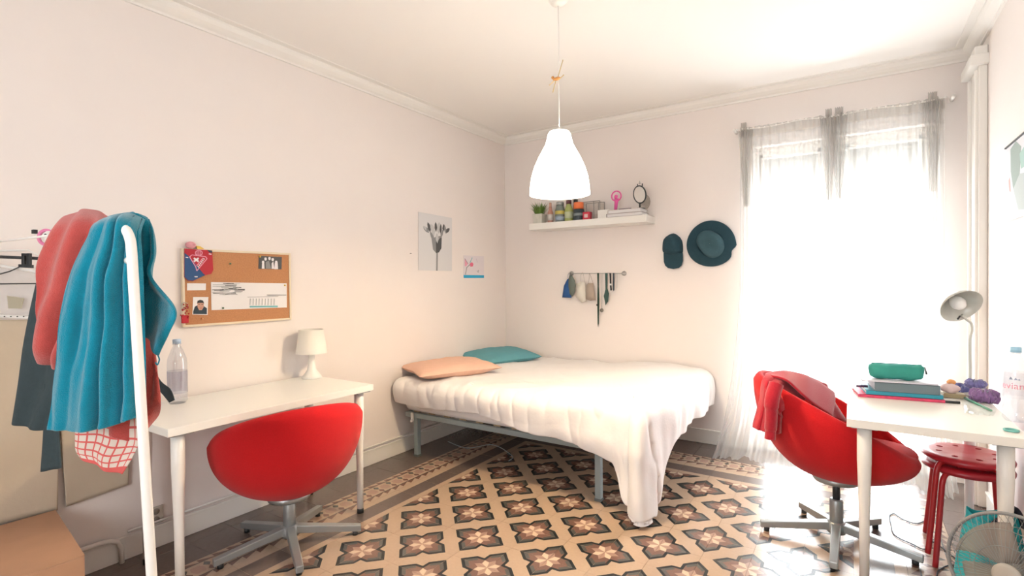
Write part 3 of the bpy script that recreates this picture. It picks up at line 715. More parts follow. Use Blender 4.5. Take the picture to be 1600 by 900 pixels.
# flower poster
Bf = dict(sc_=5, ox=640, oy=320)
fl = [(lineq((212, 515), (214, 370), 12), g2), ([(170, 260), (250, 240), (247, 340), (228, 372), (205, 376), (182, 350)], g2), ([(205, 290), (250, 250), (247, 340), (228, 372), (205, 376)], g1)]
for cx, cy, dx, dy, w_, mt_ in ((190, 235, -18, -85, 30, g3), (225, 215, 5, -80, 34, g3), (150, 210, -45, -40, 32, g2), (130, 190, -25, -25, 20, g3), (160, 205, -20, -70, 24, g1), (205, 200, -3, -65, 20, g1), (240, 215, 3, -65, 16, g1), (262, 200, 5, -50, 18, g1), (285, 212, 25, -30, 26, g1), (280, 215, -8, -55, 16, g2), (185, 270, -25, -60, 22, g2), (215, 290, -3, -70, 24, g3), (245, 250, 14, -60, 18, g2), (168, 190, -5, -40, 14, g3)):
    L = math.hypot(dx, dy); nx, ny = -dy/L*w_/2, dx/L*w_/2
    fl.append(([(cx, cy+12), (cx+nx+dx*.3, cy+ny+dy*.3), (cx+dx*.75+nx*.7, cy+dy*.75+ny*.7), (cx+dx, cy+dy), (cx+dx*.75-nx*.7, cy+dy*.75-ny*.7), (cx-nx+dx*.3, cy-ny+dy*.3)], mt_))
plate('flower_poster', [(68, 55), (330, 103), (330, 518), (68, 512)], mat('poster_paper', (.66, .645, .64), .8), 'black and white flower poster taped on the left wall above the bed', 'poster', fl, x=.002, B=Bf)
rosep = mat('ink_rose', (.72, .16, .25), .8); lilac = mat('ink_lilac', (.6, .5, .6), .8)
plate('drawing', [(422, 395), (580, 402), (580, 572), (422, 572)], mat('drawing_paper', (.72, .66, .68), .8), 'small drawing of a pink flower above a blue band near the room corner', 'drawing',
      [([(420, 548), (580, 550), (580, 572), (422, 572)], mat('ink_blue', (.02, .38, .62), .7)), (lineq((435, 545), (445, 490), 5), g2), (lineq((445, 490), (470, 468), 5), g2), ([(430, 420), (455, 460), (440, 482), (430, 478)], MATS['print_pink']), (lineq((430, 420), (455, 460), 4), g2),
       ([(468, 460), (485, 448), (498, 462), (492, 482), (475, 484)], rosep), (lineq((470, 455), (488, 412), 5), inkteal), (lineq((520, 420), (528, 450), 3), lilac), (lineq((525, 515), (538, 528), 3), g2), (lineq((538, 510), (532, 528), 3), g2)], x=.002, B=Bf)
m = MB(); c = on(642, 396, 0, .004); m.box(c, (.008, .012, .004)); tag(m.build('wall_nail', BLK, None, c), 'tiny dark nail in the left wall beside the flower poster', 'nail')

# ------------------------------------------------------------------ white lamp and bottle on the left desk
lx, ly = .125, -2.34
root = thing('table_lamp', 'small white table lamp on the left desk', 'lamp', (lx, ly, .73))
m = MB(); m.lathe((lx, ly, .73), [(.058, 0), (.06, .006), (.05, .02), (.028, .05), (.02, .1), (.017, .17), (.02, .19)], 32); m.build('base', whitegloss, root)
m = MB(); m.lathe((lx, ly, .73), [(.092, .155), (.072, .300), (.070, .300), (.090, .155)], 40, cap0=False, cap1=False); m.build('lamp_shade', mat('lamp_shade_white', (.80, .77, .70), .7), root)
petm = clear('pet_plastic', (.90, .92, .96), .16, .08)
def bottle(root, c, hgt, r, capm, body=petm):
    p = [(r*.8, 0), (r, .012), (r*.96, hgt*.10), (r, hgt*.18), (r*.95, hgt*.26), (r, hgt*.34), (r, hgt*.62), (r*.93, hgt*.70), (r*.6, hgt*.83), (r*.36, hgt*.90), (r*.34, hgt*.93)]
    m = MB(); m.lathe(c, p, 28, cap1=False); m.build('bottle_body', body, root)
    m = MB(); m.lathe(c, [(r*.42, hgt*.93), (r*.42, hgt*.995), (r*.36, hgt)], 20); m.build('cap', capm, root)
    m = MB(); m.lathe(c, [(r*.46, hgt*.915), (r*.46, hgt*.93)], 20); m.build('neck_ring', body, root)
capb = mat('pale_blue_cap', (.42, .55, .72), .5)
c = Vector((.13, -3.105, .73)); root = thing('water_bottle', 'clear plastic water bottle with pale blue cap on the left desk', 'bottle', c, 0, 'water bottles')
bottle(root, c, .315, .043, capb); m = MB(); m.lathe(c, [(.0435, .05), (.0435, .16)], 28, cap0=False, cap1=False); m.build('label', clear('bottle_label', (.86, .86, .92), .1, .4), root)

# ------------------------------------------------------------------ conduit and socket on the left wall
pipe = mat('conduit_white', (.72, .68, .63), .5)
root = thing('cable_conduit', 'white cable duct bending down to the floor on the left wall', 'conduit', (0, -3.4, .1))
m = MB(); a = on(190, 862, 0, .03)
m.tube([(.03, -3.9, .128), (.03, a.y-.09, .128), (.03, a.y-.045, .122), (.03, a.y-.015, .105), (.03, a.y, .07), (.03, a.y, 0)], .011, 10); m.build('duct', pipe, root)
m = MB(); m.tube([(.022, a.y+.03, .135), (.022, 0-.1, .135)], .006, 8); m.build('cable', pipe, root)
c = on(243, 805, 0, .006); m = MB(); m.box(c, (.012, .07, .085)); root = thing('wall_socket', 'beige double wall socket low on the left wall behind the desk', 'socket', c)
m.build('socket_plate', mat('beige_plastic', (.5, .45, .38), .5), root, bevel=.004)
for dz in (-.02, .02): m = MB(); m.lathe(c+Vector((.006, 0, dz)), [(.015, 0), (.015, .003)], 18, Matrix.Rotation(PI/2, 3, 'Y')); m.build('outlet', mat('beige_dark', (.25, .22, .18), .5), root)

# ------------------------------------------------------------------ cardboard box
root = thing('cardboard_box', 'closed brown cardboard box on the floor by the left wall', 'box', (.34, -3.80, 0))
cardb = mat('cardboard', (.40, .22, .13), .85, noise_amt=.18, scale=5, bump=.15, bscale=40)
A_, B_ = Vector((.05, -3.56, 0)), Vector((.62, -3.635, 0)); dv = Vector((-.02, -.50, 0))
m = MB(); m.prism([A_, B_, B_+dv, A_+dv], (0, 0, 1), .345); m.build('body', cardb, root, bevel=.004)
mid = dv*.5
m = MB(); m.prism([A_+Vector((0, 0, .345)), B_+Vector((0, 0, .345)), B_+mid*.985+Vector((0, 0, .345)), A_+mid*.985+Vector((0, 0, .345))], (0, 0, 1), .004); m.build('flap', cardb, root)
m = MB(); m.prism([A_+mid*1.015+Vector((0, 0, .345)), B_+mid*1.015+Vector((0, 0, .345)), B_+dv+Vector((0, 0, .345)), A_+dv+Vector((0, 0, .345))], (0, 0, 1), .004); m.build('flap', cardb, root)

# ------------------------------------------------------------------ clothes rack with towels (left foreground)
root = thing('clothes_rack', 'white tube clothes rack at the left foreground carrying towels', 'clothes rack', at(240, 900, 1.45))
DR = 1.42
tp = at(204, 366, DR); bt = at(237, 900, DR); dirn = (bt-tp).normalized(); ftp = tp+dirn*(tp.z/-dirn.z)
e2w = at(-45, 379, 2.0); e2w.z = 0; rail = Vector((e2w.x-tp.x, e2w.y-tp.y, 0)); RL = 0; rail.normalize(); RL = (tp.x-.012)/-rail.x-.05
cor_ = [tp+dirn*.10, tp+dirn*.05, tp+dirn*.015+rail*.004, tp-dirn*.012+rail*.022, tp-dirn*.022+rail*.05]
m = MB(); m.tube([ftp]+[ftp.lerp(tp+dirn*.10, t) for t in (.25, .5, .75)]+spline(cor_, 5), .0128, 16); m.build('upright', whiteleg, root)
m = MB(); e1 = tp-dirn*.022+rail*.05; e2 = e1+rail*RL; m.tube([e1, e1.lerp(e2, .08)], .0125, 14); m.build('top_rail', whiteleg, root)
m = MB(); m.tube([e1.lerp(e2, .07), e2], .004, 10); m.build('extension_rod', whiteleg, root)
m = MB(); m.lathe((.0, e2.y, e2.z), [(.022, 0), (.022, .006), (.008, .014)], 20, Matrix.Rotation(PI/2, 3, 'Y')); m.build('wall_flange', whiteleg, root)
m = MB(); cst = ftp+Vector((0, 0, .012)); m.tube([ftp+Vector((.05, -.26, .012)), cst, ftp+Vector((-.05, .22, .012))], .0125, 12); m.build('foot_bar', whiteleg, root)
m = MB(); m.lathe(at(203, 407, DR-.0), [(.010, -.012), (.010, .012)], 14, Matrix.Rotation(PI/2, 3, 'Y') ); m.build('joint_cap', whiteleg, root)
teal_t = mat('teal_terry', (.0, .20, .29), .95, noise_amt=.14, scale=60, bump=.7, bscale=330, sheen=.5, spec=.05)
coral_t = mat('coral_terry', (.46, .075, .065), .95, noise_amt=.14, scale=60, bump=.7, bscale=330, sheen=.4, spec=.05)
def R_(l, D): return [at(x, y, D+d) for x, y, d in l]
DT = 1.465
def gs(a, c, w_): return math.exp(-((a-c)/w_)**2)
def tealfold(a, b):
    k = min(1, .3+b*1.3)*min(1, (1.03-a)*5)
    f = -.045*gs(a, .50+.05*math.sin(b*2), .035)+.016*gs(a, .44, .05)+.024*gs(a, .60, .045)-.020*gs(a, .70+.03*b, .03)+.015*gs(a, .78+.05*b, .04)-.022*gs(a, .86+.04*b, .02)-.012*gs(a, .30-.1*b, .05)+.012*gs(a, .16, .09)
    return k*(f+.012*noise.noise(Vector((a*4, b*4, 1)))+.004*noise.noise(Vector((a*14, b*10, 4))))-.012*a
root = thing('teal_towel', 'thick teal terry towel hanging over the end of the clothes rack', 'towel', at(160, 672, DT))
m = MB()
sheet(m, [R_([(150, 350, .05), (176, 338, .04), (203, 335, .04), (222, 344, .05)], DT),
          R_([(143, 360, -.02), (165, 348, -.035), (192, 347, -.04), (214, 362, .0)], DT),
          R_([(128, 392, -.01), (155, 390, -.04), (188, 392, -.03), (216, 395, .01)], DT),
          R_([(110, 435, -.02), (142, 438, -.04), (182, 436, -.04), (219, 440, .0)], DT),
          R_([(98, 490, -.02), (135, 492, -.03), (178, 492, -.04), (221, 495, .0)], DT),
          R_([(90, 550, -.02), (128, 552, -.03), (175, 552, -.04), (223, 552, .0)], DT),
          R_([(82, 615, -.01), (122, 620, -.03), (174, 618, -.03), (224, 612, .0)], DT),
          R_([(75, 672, -.01), (120, 675, -.02), (168, 668, -.03), (224, 648, .0)], DT)], 90, 60,
      tealfold, tw)
m.build('towel_front', teal_t, root, solid=.010, sub=1)
m = MB()
sheet(m, [R_([(168, 345, .05), (190, 333, .07), (212, 333, .08), (228, 342, .09)], DT),
          R_([(178, 352, .10), (205, 346, .10), (228, 350, .09), (237, 365, .08)], DT),
          R_([(190, 390, .11), (212, 390, .10), (232, 392, .08), (240, 400, .07)], DT),
          R_([(190, 432, .11), (212, 440, .10), (228, 440, .08), (238, 432, .06)], DT),
          R_([(195, 470, .11), (215, 478, .09), (245, 470, .06), (277, 483, .04)], DT),
          R_([(200, 500, .11), (220, 508, .09), (240, 515, .06), (266, 520, .04)], DT),
          R_([(205, 515, .11), (222, 522, .09), (236, 538, .06), (247, 556, .05)], DT)], 50, 50,
      lambda a, b: .010*math.sin(a*12+b*4)+.006*noise.noise(Vector((a*5, b*6, 3))), tw)
m.build('towel_back', teal_t, root, solid=.010, sub=1)
m = MB(); m.tube(spline(R_([(247, 556, .04), (249, 562, .04), (246, 570, .04), (243, 566, .04)], DT)), .002, 6); m.build('hanging_loop', teal_t, root)
# coral towel
DC = 1.575
root = thing('coral_towel', 'coral red terry towel bunched over the rack behind the teal towel', 'towel', at(110, 560, DC))
m = MB()
sheet(m, [R_([(100, 345, .05), (125, 331, .05), (150, 331, .06), (175, 345, .07)], DC),
          R_([(84, 368, .0), (112, 352, -.04), (148, 352, -.04), (190, 365, .0)], DC),
          R_([(68, 412, .0), (98, 408, -.06), (140, 405, -.05), (190, 410, .0)], DC),
          R_([(62, 455, .0), (88, 460, -.06), (130, 460, -.05), (180, 470, .0)], DC),
          R_([(55, 490, .0), (80, 505, -.05), (115, 515, -.04), (160, 525, .0)], DC),
          R_([(56, 530, .0), (78, 548, -.05), (105, 552, -.03), (150, 560, .0)], DC),
          R_([(72, 560, .03), (86, 570, -.01), (105, 575, .0), (150, 580, .03)], DC)], 60, 50,
      lambda a, b: .020*math.sin(a*16+b*5)*(.3+b)+.015*noise.noise(Vector((a*4, b*4, 5))), tw)
m.build('towel_bulge', coral_t, root, solid=.014, sub=1)
m = MB()
sheet(m, [R_([(150, 500, .0), (190, 505, .0), (228, 508, .0), (234, 525, .01)], DC),
          R_([(150, 560, .0), (190, 562, -.02), (232, 562, -.01), (246, 580, .01)], DC),
          R_([(150, 610, .0), (190, 612, -.02), (232, 612, .0), (251, 625, .02)], DC),
          R_([(148, 650, .0), (180, 652, -.02), (222, 648, .01), (247, 645, .05)], DC),
          R_([(156, 672, .0), (180, 682, -.02), (212, 692, .0), (232, 662, .05)], DC)], 44, 40,
      lambda a, b: .008*math.sin(a*14+b*3), tw)
m.build('towel_tail', coral_t, root, solid=.012, sub=1)
# checked cloth
def checkmat():
    m = bpy.data.materials.new('coral_check_cloth'); m.use_nodes = True; nt = m.node_tree; b = nt.nodes['Principled BSDF']; b.inputs['Roughness'].default_value = .9
    tc = nt.nodes.new('ShaderNodeTexCoord'); sp = nt.nodes.new('ShaderNodeSeparateXYZ'); nt.links.new(tc.outputs['UV'], sp.inputs[0])
    def M_(op, a, v=None, c=None):
        n = nt.nodes.new('ShaderNodeMath'); n.operation = op; nt.links.new(a, n.inputs[0])
        if v is not None:
            if hasattr(v, 'links'): nt.links.new(v, n.inputs[1])
            else: n.inputs[1].default_value = v
        return n.outputs[0]
    ax = M_('LESS_THAN', M_('FRACT', M_('MULTIPLY', sp.outputs[0], 9)), .2); ay = M_('LESS_THAN', M_('FRACT', M_('MULTIPLY', sp.outputs[1], 7)), .22)
    bd = M_('GREATER_THAN', sp.outputs[1], .84)
    s = M_('MAXIMUM', M_('MAXIMUM', ax, ay), bd)
    mx = nt.nodes.new('ShaderNodeMix'); mx.data_type = 'RGBA'; mx.inputs[6].default_value = (.62, .53, .46, 1); mx.inputs[7].default_value = (.58, .10, .09, 1)
    nt.links.new(s, mx.inputs[0]); nt.links.new(mx.outputs[2], b.inputs['Base Color']); return m
m = MB(); DK = 1.56
sheet(m, [R_([(118, 655, .0), (150, 655, -.01), (185, 655, 0), (216, 650, .0)], DK),
          R_([(118, 680, .0), (148, 682, -.02), (185, 688, 0), (217, 690, .0)], DK),
          R_([(119, 702, .0), (142, 710, -.01), (172, 718, 0), (209, 712, .0)], DK),
          R_([(128, 716, .0), (148, 727, -.01), (170, 737, 0), (191, 741, .0)], DK)], 40, 30, lambda a, b: .006*math.sin(a*13), tw)
tag(m.build('checked_cloth', checkmat(), None, at(165, 700, DK), solid=.004, sub=1), 'cream and coral checked cloth hanging below the teal towel', 'cloth')
grey_g = mat('charcoal_jersey', (.035, .055, .062), .9, noise_amt=.15, scale=50, bump=.3, bscale=200)
DG = 1.84
root = thing('charcoal_trousers', 'dark grey garment with a dangling leg behind the coral towel on the rack', 'garment', at(60, 660, DG))
m = MB()
sheet(m, [R_([(75, 385, .02), (100, 380, .0), (130, 380, .02)], DG), R_([(58, 450, .0), (90, 450, -.02), (130, 450, .0)], DG), R_([(42, 530, .0), (80, 530, -.02), (130, 530, .0)], DG),
          R_([(33, 600, .0), (72, 602, -.02), (120, 600, .0)], DG), R_([(24, 663, .0), (48, 671, -.02), (95, 672, .0)], DG)], 30, 40, lambda a, b: .012*math.sin(a*11+b), tw)
m.build('garment_body', grey_g, root, solid=.008, sub=1)
m = MB()
sheet(m, [R_([(70, 600, -.02), (95, 600, -.02)], DG), R_([(70, 660, -.02), (93, 660, -.02)], DG), R_([(65, 737, -.02), (80, 733, -.03), (97, 731, -.02)][0::2], DG)], 10, 16, lambda a, b: .004*math.sin(a*9), tw)
m.build('garment_leg', grey_g, root, solid=.007)
m = MB()
sheet(m, [R_([(225, 565, .0), (232, 560, 0)], DG), R_([(247, 606, .0), (250, 594, .0)], DG), R_([(256, 618, .0), (266, 608, 0)], DG), R_([(265, 629, .0), (273, 625, 0)], DG)], 6, 14)
m.build('garment_strap', grey_g, root, solid=.004)

# clothes, hanger and clear garment bag at the far left edge
DH = 1.98
root = thing('clip_hanger', 'black bar clip hanger at the left edge of the photo', 'hanger', at(30, 403, DH))
m = MB(); m.tube([at(-60, 399, DH), at(66, 404, DH)], .006, 8); m.build('bar', plasticblack, root)
m = MB(); m.smooth = False
for pts in (lineq((39, 396), (39, 408), 3), ):
    pass
for q in (lineq((38, 398), (50, 398), 3.5), lineq((40, 396), (40, 414), 4.5), lineq((48, 396), (48, 414), 4.5), [(33, 413), (53, 414), (53, 419), (33, 418)]): m.prism([at(x, y, DH-.015) for x, y in q], -fwd, .012)
m.build('clip', plasticblack, root, bevel=.001)
root = thing('wire_hanger', 'thin white hanger behind the black clip hanger', 'hanger', at(20, 400, DH+.05))
m = MB(); m.tube([at(-50, 393, DH+.06), at(45, 391, DH+.06), at(66, 403, DH+.06)], .004, 8); m.tube([at(-50, 407, DH+.06), at(30, 420, DH+.06), at(66, 426, DH+.06)], .006, 8); m.build('hanger_frame', whiteleg, root)
m = MB(); m.tube([at(-40, 440, DH+.04), at(15, 424, DH+.04), at(33, 416, DH+.04)], .0025, 6); m.tube([at(-50, 444, DH+.04), at(62, 443, DH+.04)], .0025, 6); m.build('wire', plasticblack, root)
root = thing('garment_bag', 'translucent plastic pocket sheet with a perforated white edge at the far left', 'garment bag', at(30, 495, DH+.1))
m = MB(); sheet(m, [R_([(-60, 408, 0), (0, 415, 0), (62, 428, 0)], DH+.09), R_([(-60, 450, 0), (0, 455, 0), (62, 460, 0)], DH+.09), R_([(-60, 490, 0), (0, 492, 0), (60, 494, 0)], DH+.09)], 30, 20, lambda a, b: .010*noise.noise(Vector((a*6, b*4, 2))), tw)
m.build('plastic_sheet', sheer('milky_plastic', (.62, .62, .63), .5, .3), root)
m = MB(); m.tube([at(-60, 492, DH+.08), at(0, 494, DH+.08), at(60, 497, DH+.08)], .007, 8); m.build('edge_bar', whiteleg, root)
for i in range(4):
    m = MB(); m.lathe(at(8+i*10, 494.5, DH+.068), [(.002, 0), (.002, .004)], 8, Matrix.Rotation(PI/2, 3, 'X')); m.build('hole', plasticblack, root)
m = MB(); m.prism([at(x, y, DH+.07) for x, y in ((12, 462), (38, 466), (34, 482), (14, 482))], -fwd, .003); m.build('folded_insert', mat('khaki_cloth', (.42, .38, .28), .8), root)
beige = mat('beige_canvas', (.50, .42, .32), .9, noise_amt=.08, scale=6, bump=.2, bscale=60)
def wallsheet(pts, label, x):
    q = [on(a, b, 0, x) for a, b in pts]
    m = MB(); sheet(m, [[q[0], q[0].lerp(q[1], .5), q[1]], [q[0].lerp(q[3], .5), (q[0]+q[1]+q[2]+q[3])/4, q[1].lerp(q[2], .5)], [q[3], q[3].lerp(q[2], .5), q[2]]], 30, 20, lambda a, b: .006*noise.noise(Vector((a*4, b*3, x*50))), Vector((1, 0, 0)))
    return tag(m.build('canvas_panel', beige, None, q[3], solid=.004), label, 'cloth', 'beige canvas panels')
wallsheet([(-70, 500), (95, 500), (90, 797), (-70, 836)], 'beige canvas sheet hanging on the left wall above the cardboard box', .035)
wallsheet([(90, 600), (208, 600), (200, 757), (103, 792)], 'beige canvas sheet on the left wall below the checked cloth', .018)
pinkp = mat('pink_plastic', (.75, .22, .40), .4)
DS = 1.88; c = at(72, 371, DS)
root = thing('hair_clip_toy', 'pink and white round trinket with a black tab on top of the rack', 'trinket', c)
m = MB(); m.tube(arc(c, .026, .8, 4.9, 20, right, up), .006, 10); m.build('pink_band', pinkp, root)
m = MB(); m.ball(c+right*.012, (.02, .02, .024), 16); m.build('white_face', whitegloss, root)
m = MB(); m.ball(c+right*.014-fwd*.018+up*.008, .004, 8); m.ball(c+right*.022-fwd*.014-up*.004, .003, 8); m.build('eye', BLK, root)
m = MB(); m.box(at(54, 362, DS), (.022, .012, .014)); m.build('tab', BLK, root)

# ------------------------------------------------------------------ wall shelf and its things (back wall)
SX0, SX1, SZ = .42, 1.528, 1.848
root = thing('wall_shelf', 'white floating shelf on the back wall above the bed', 'shelf', ((SX0+SX1)/2, 0, SZ-.06))
m = MB(); m.box(((SX0+SX1)/2, -.115, SZ-.03), (SX1-SX0, .23, .058)); m.build('board', whitegloss, root, bevel=.002)
S3 = 1600/220
def sx(pxl, y): return on(820+pxl/S3, 345, 1, y).x
def sw(a, b, y): return abs(sx(b, y)-sx(a, y))
def sh(top, y): return on(900, 290+top/S3, 1, y).z
# planter with grass
y = -.15; cx = sx(170, y); root = thing('potted_grass', 'artificial green grass in a pale square pot at the left end of the shelf', 'plant', (cx, y, SZ))
m = MB(); m.box((cx, y, SZ+.045), (.088, .088, .09), taper=1.15); m.build('pot', mat('pale_pot', (.60, .58, .50), .6, noise_amt=.2, scale=30), root, bevel=.004)
gr = mat('grass_green', (.14, .24, .045), .7, noise_amt=.3, scale=20); m = MB(); m.smooth = False
for i in range(260):
    a = random.random()*2*PI; r = random.random()**.5*.04; b = Vector((cx+r*math.cos(a), y+r*math.sin(a), SZ+.085)); l = random.uniform(.05, .12); lean = Vector((math.cos(a), math.sin(a), 0))*(r*1.2+random.uniform(0, .035)); s = Vector((-math.sin(a), math.cos(a), 0))*.0022
    t = b+lean+Vector((0, 0, l)); mid_ = b+lean*.35+Vector((0, 0, l*.6)); m.add([b-s, b+s, mid_+s, mid_-s, t], [(0, 1, 2, 3), (3, 2, 4)])
tag(m.build('grass', gr, root), kind='stuff')
def jar(name, label, x0, x1, top, y, prof, extra=None, cat='jar'):
    cx = (sx(x0, y)+sx(x1, y))/2; r = sw(x0, x1, y)/2; h = sh(top, y)-SZ
    root = thing(name, label, cat, (cx, y, SZ), 0, None)
    for pn, mt_, seg in prof:
        m = MB(); m.lathe((cx, y, SZ), [(a*r, b*h) for a, b in seg], 24); m.build(pn, mt_, root)
    return root, cx, r, h
gj = mat('grey_glass', (.17, .20, .18), .15); gg = mat('oil_green_glass', (.38, .42, .14), .15); blk = plasticblack; dkglass = mat('dark_glass', (.03, .045, .04), .15)
bf = [(.9, 0), (1, .03), (1, .78), (.85, .84), (.8, .85)]
jar('cosmetic_tube', 'slim rose coloured bottle next to the grass pot on the shelf', 262, 322, 165, -.16, [('bottle_body', mat('rose_plastic', (.52, .26, .2), .4), [(.85, 0), (.95, .05), (.95, .5), (.6, .65), (.5, .8)]), ('cap', mat('rose_cap', (.62, .36, .26), .4), [(.45, .8), (.4, 1)]), ('label', mat('pale_label', (.6, .55, .5), .6), [(.97, .12), (.97, .42)])], None, 'bottle')
jar('glass_jar', 'grey glass jar with yellow sticker and metal lid on the shelf', 352, 452, 168, -.15, [('glass_body', gj, [(.9, 0), (1, .04), (1, .6), (.75, .78), (.72, .84)]), ('lid', steel, [(.78, .84), (.78, .97), (.7, 1)]), ('sticker', mat('yellow_sticker', (.6, .5, .12), .6), [(1.01, .38), (1.01, .55)]), ('label', mat('blue_label', (.35, .42, .5), .6), [(1.01, .08), (1.01, .28)])])
jar('glass_bottle', 'green glass bottle with brown lid on the shelf', 458, 545, 158, -.15, [('glass_body', gg, [(.9, 0), (1, .04), (1, .55), (.6, .76), (.55, .82)]), ('lid', mat('maroon_lid', (.10, .03, .04), .4), [(.62, .82), (.62, 1)]), ('label', mat('pale_green_label', (.5, .55, .35), .6), [(1.01, .15), (1.01, .45)])], None, 'bottle')
jar('dark_bottle', 'dark glass bottle with black cap behind the orange-lidded jar', 553, 606, 158, -.07, [('glass_body', mat('amber_glass', (.22, .14, .02), .2), [(.9, 0), (1, .03), (1, .7), (.8, .8)]), ('cap', blk, [(.85, .8), (.85, 1)])], None, 'bottle')
jar('supplement_jar', 'dark jar with a bright orange lid on the shelf', 558, 668, 195, -.16, [('jar_body', mat('navy_jar', (.03, .045, .055), .4), [(.95, 0), (1, .03), (1, .62)]), ('lid', mat('orange_lid', (.75, .17, .05), .45), [(.93, .62), (.93, .98), (.88, 1)]), ('label', mat('jar_label_grey', (.2, .24, .25), .6), [(1.01, .25), (1.01, .4)])])
y = -.16; cx = sx(710, y); m = MB(); root = thing('tea_tin', 'small red tin with pale label on the shelf', 'tin', (cx, y, SZ))
m.box((cx, y, SZ+.035), (sw(670, 750, y), .05, .07)); m.build('tin_body', mat('red_tin', (.55, .03, .06), .4), root, bevel=.004)
m = MB(); m.box((cx, y-.0255, SZ+.034), (.034, .002, .03)); m.build('label', mat('pale_pink_label', (.7, .5, .5), .6), root)
y = -.10; x0, x1 = sx(672, y), sx(880, y); cx = (x0+x1)/2; hgt = sh(208, y)-SZ; root = thing('acrylic_box', 'clear acrylic display box with grey edges on the shelf', 'box', (cx, y, SZ))
m = MB(); m.box((cx, y, SZ+hgt/2), (x1-x0-.004, .10, hgt-.004)); m.build('panes', clear('acrylic', (.93, .92, .90), .12, .1), root)
for xx in (x0, x1, x0+(x1-x0)*.68):
    for yy in (-.05, .05): m = MB(); m.box((xx, y+yy, SZ+hgt/2), (.005, .005, hgt)); m.build('edge_strip', mat('grey_edge', (.25, .24, .22), .5), root)
for zz in (0.003, hgt):
    for yy in (-.05, .05): m = MB(); m.box((cx, y+yy, SZ+zz), (x1-x0, .005, .005)); m.build('edge_strip', MATS['grey_edge'], root)
y = -.17; x0, x1 = sx(845, y), sx(970, y); m = MB(); m.box(((x0+x1)/2, y, SZ+.036), (x1-x0, .06, .072)); tag(m.build('small_box', whitegloss, None, ((x0+x1)/2, y, SZ), bevel=.002), 'small plain white box in the middle of the shelf', 'box')
y = -.13; x0, x1 = sx(972, y)+.0, sx(1372, y)
for i in range(2):
    z0 = SZ+i*.030; root = thing('white_book', ('white book lying at the bottom of the shelf pile', 'white book lying on top of the shelf pile under the mirror')[i], 'book', ((x0+x1)/2, y, z0), 0, 'white books on the shelf')
    m = MB(); m.box(((x0+x1)/2-.0, y, z0+.015), (x1-x0-.012-i*.02, .165, .024)); m.build('pages', paper, root)
    m = MB(); m.box(((x0+x1)/2, y, z0+.0015), (x1-x0-i*.02, .18, .003)); m.box(((x0+x1)/2, y, z0+.0285), (x1-x0-i*.02, .18, .003)); m.box((x0+.003+i*.01, y, z0+.015), (.006, .18, .028)); m.build('cover', mat('book_cover_%d' % i, (.62-.3*i*0, .56, .52) if i else (.35, .30, .29), .5), root, bevel=.001)
ZB = SZ+.06
y = -.17; m = MB(); m.tube([(sx(1070, y), y, ZB+.006), (sx(1210, y), y, ZB+.006)], .0055, 8); tag(m.build('pen', mat('dark_purple', (.03, .015, .06), .4), None, (sx(1140, y), y, ZB)), 'dark purple pen lying on the books on the shelf', 'pen')
y = -.15; cx = sx(1042, y); root = thing('handheld_fan', 'pink handheld mini fan standing on the books on the shelf', 'fan', (cx, y, ZB))
pk = mat('hot_pink_plastic', (.80, .12, .38), .4); zc = ZB+.125
m = MB(); m.tube(arc((cx, y, zc), .042, 0, 2*PI, 32, (1, 0, 0), (0, 0, 1)), .006, 10); m.build('cage_ring', pk, root)
m = MB()
for i in range(12): a = 2*PI*i/12; m.tube([(cx, y-.01, zc), (cx+.042*math.cos(a), y-.004, zc+.042*math.sin(a))], .0012, 5)
m.build('grille', mat('pale_pink_plastic', (.8, .42, .58), .4), root)
m = MB(); m.ball((cx, y-.006, zc-.006), (.017, .012, .017), 14); m.build('hub', pk, root)
m = MB(); m.tube([(cx+.004, y, zc-.02), (cx-.002, y, zc-.06), (cx-.008, y, ZB+.003)], [.019, .015, .013], 14); m.build('handle', pk, root)
y = -.14; cx = sx(1308, y); root = thing('makeup_mirror', 'round black-framed tabletop mirror standing on the books', 'mirror', (cx, y, ZB))
bm_ = mat('mirror_black_frame', (.03, .04, .04), .4); zc = ZB+.12; U = Vector((.90, -.25, 0)).normalized(); Vv = Vector((-.12, 0, .99)).normalized()
m = MB(); m.tube([Vector((cx, y, zc))+U*.059*math.cos(2*PI*i/40)+Vv*.072*math.sin(2*PI*i/40) for i in range(41)], .006, 10); m.build('frame', bm_, root)
m = MB(); m.prism([Vector((cx, y, zc))+U*.057*math.cos(2*PI*i/32)+Vv*.070*math.sin(2*PI*i/32) for i in range(32)], U.cross(Vv)*(-1 if U.cross(Vv).y > 0 else 1), .003); m.build('mirror_glass', mat('mirror_glass', (.75, .76, .74), .08, 1), root)
m = MB(); m.tube([(cx, y, zc-.07), (cx, y, ZB+.01)], .007, 10); m.lathe((cx, y, ZB), [(.045, 0), (.045, .005), (.01, .012)], 28); m.build('stand', bm_, root)
m = MB(); m.box((cx-.018, y, zc+.078), (.006, .006, .022)); m.box((cx+.022, y, zc+.076), (.007, .006, .026)); m.build('hanging_lugs', bm_, root)
m = MB(); m.lathe((cx+.0, y, zc+.085), [(.006, 0), (.010, .006), (.004, .022), (.001, .03)], 12); tag(m.build('finial', silver, root), 'small pale crown finial')
y = -.06; cx = sx(1365, y); m = MB(); m.tube([Vector((cx, y, ZB+.065))+Vector((.045*math.cos(2*PI*i/32), 0, .062*math.sin(2*PI*i/32))) for i in range(33)], .0025, 8)
m.prism([Vector((cx, y, ZB+.065))+Vector((.044*math.cos(2*PI*i/24), 0, .061*math.sin(2*PI*i/24))) for i in range(24)], (0, -1, 0), .003)
tag(m.build('clear_disc', clear('clear_disc_plastic', (.86, .85, .82), .1, .2), None, (cx, y, ZB)), 'clear round plastic disc standing behind the round mirror', 'disc')

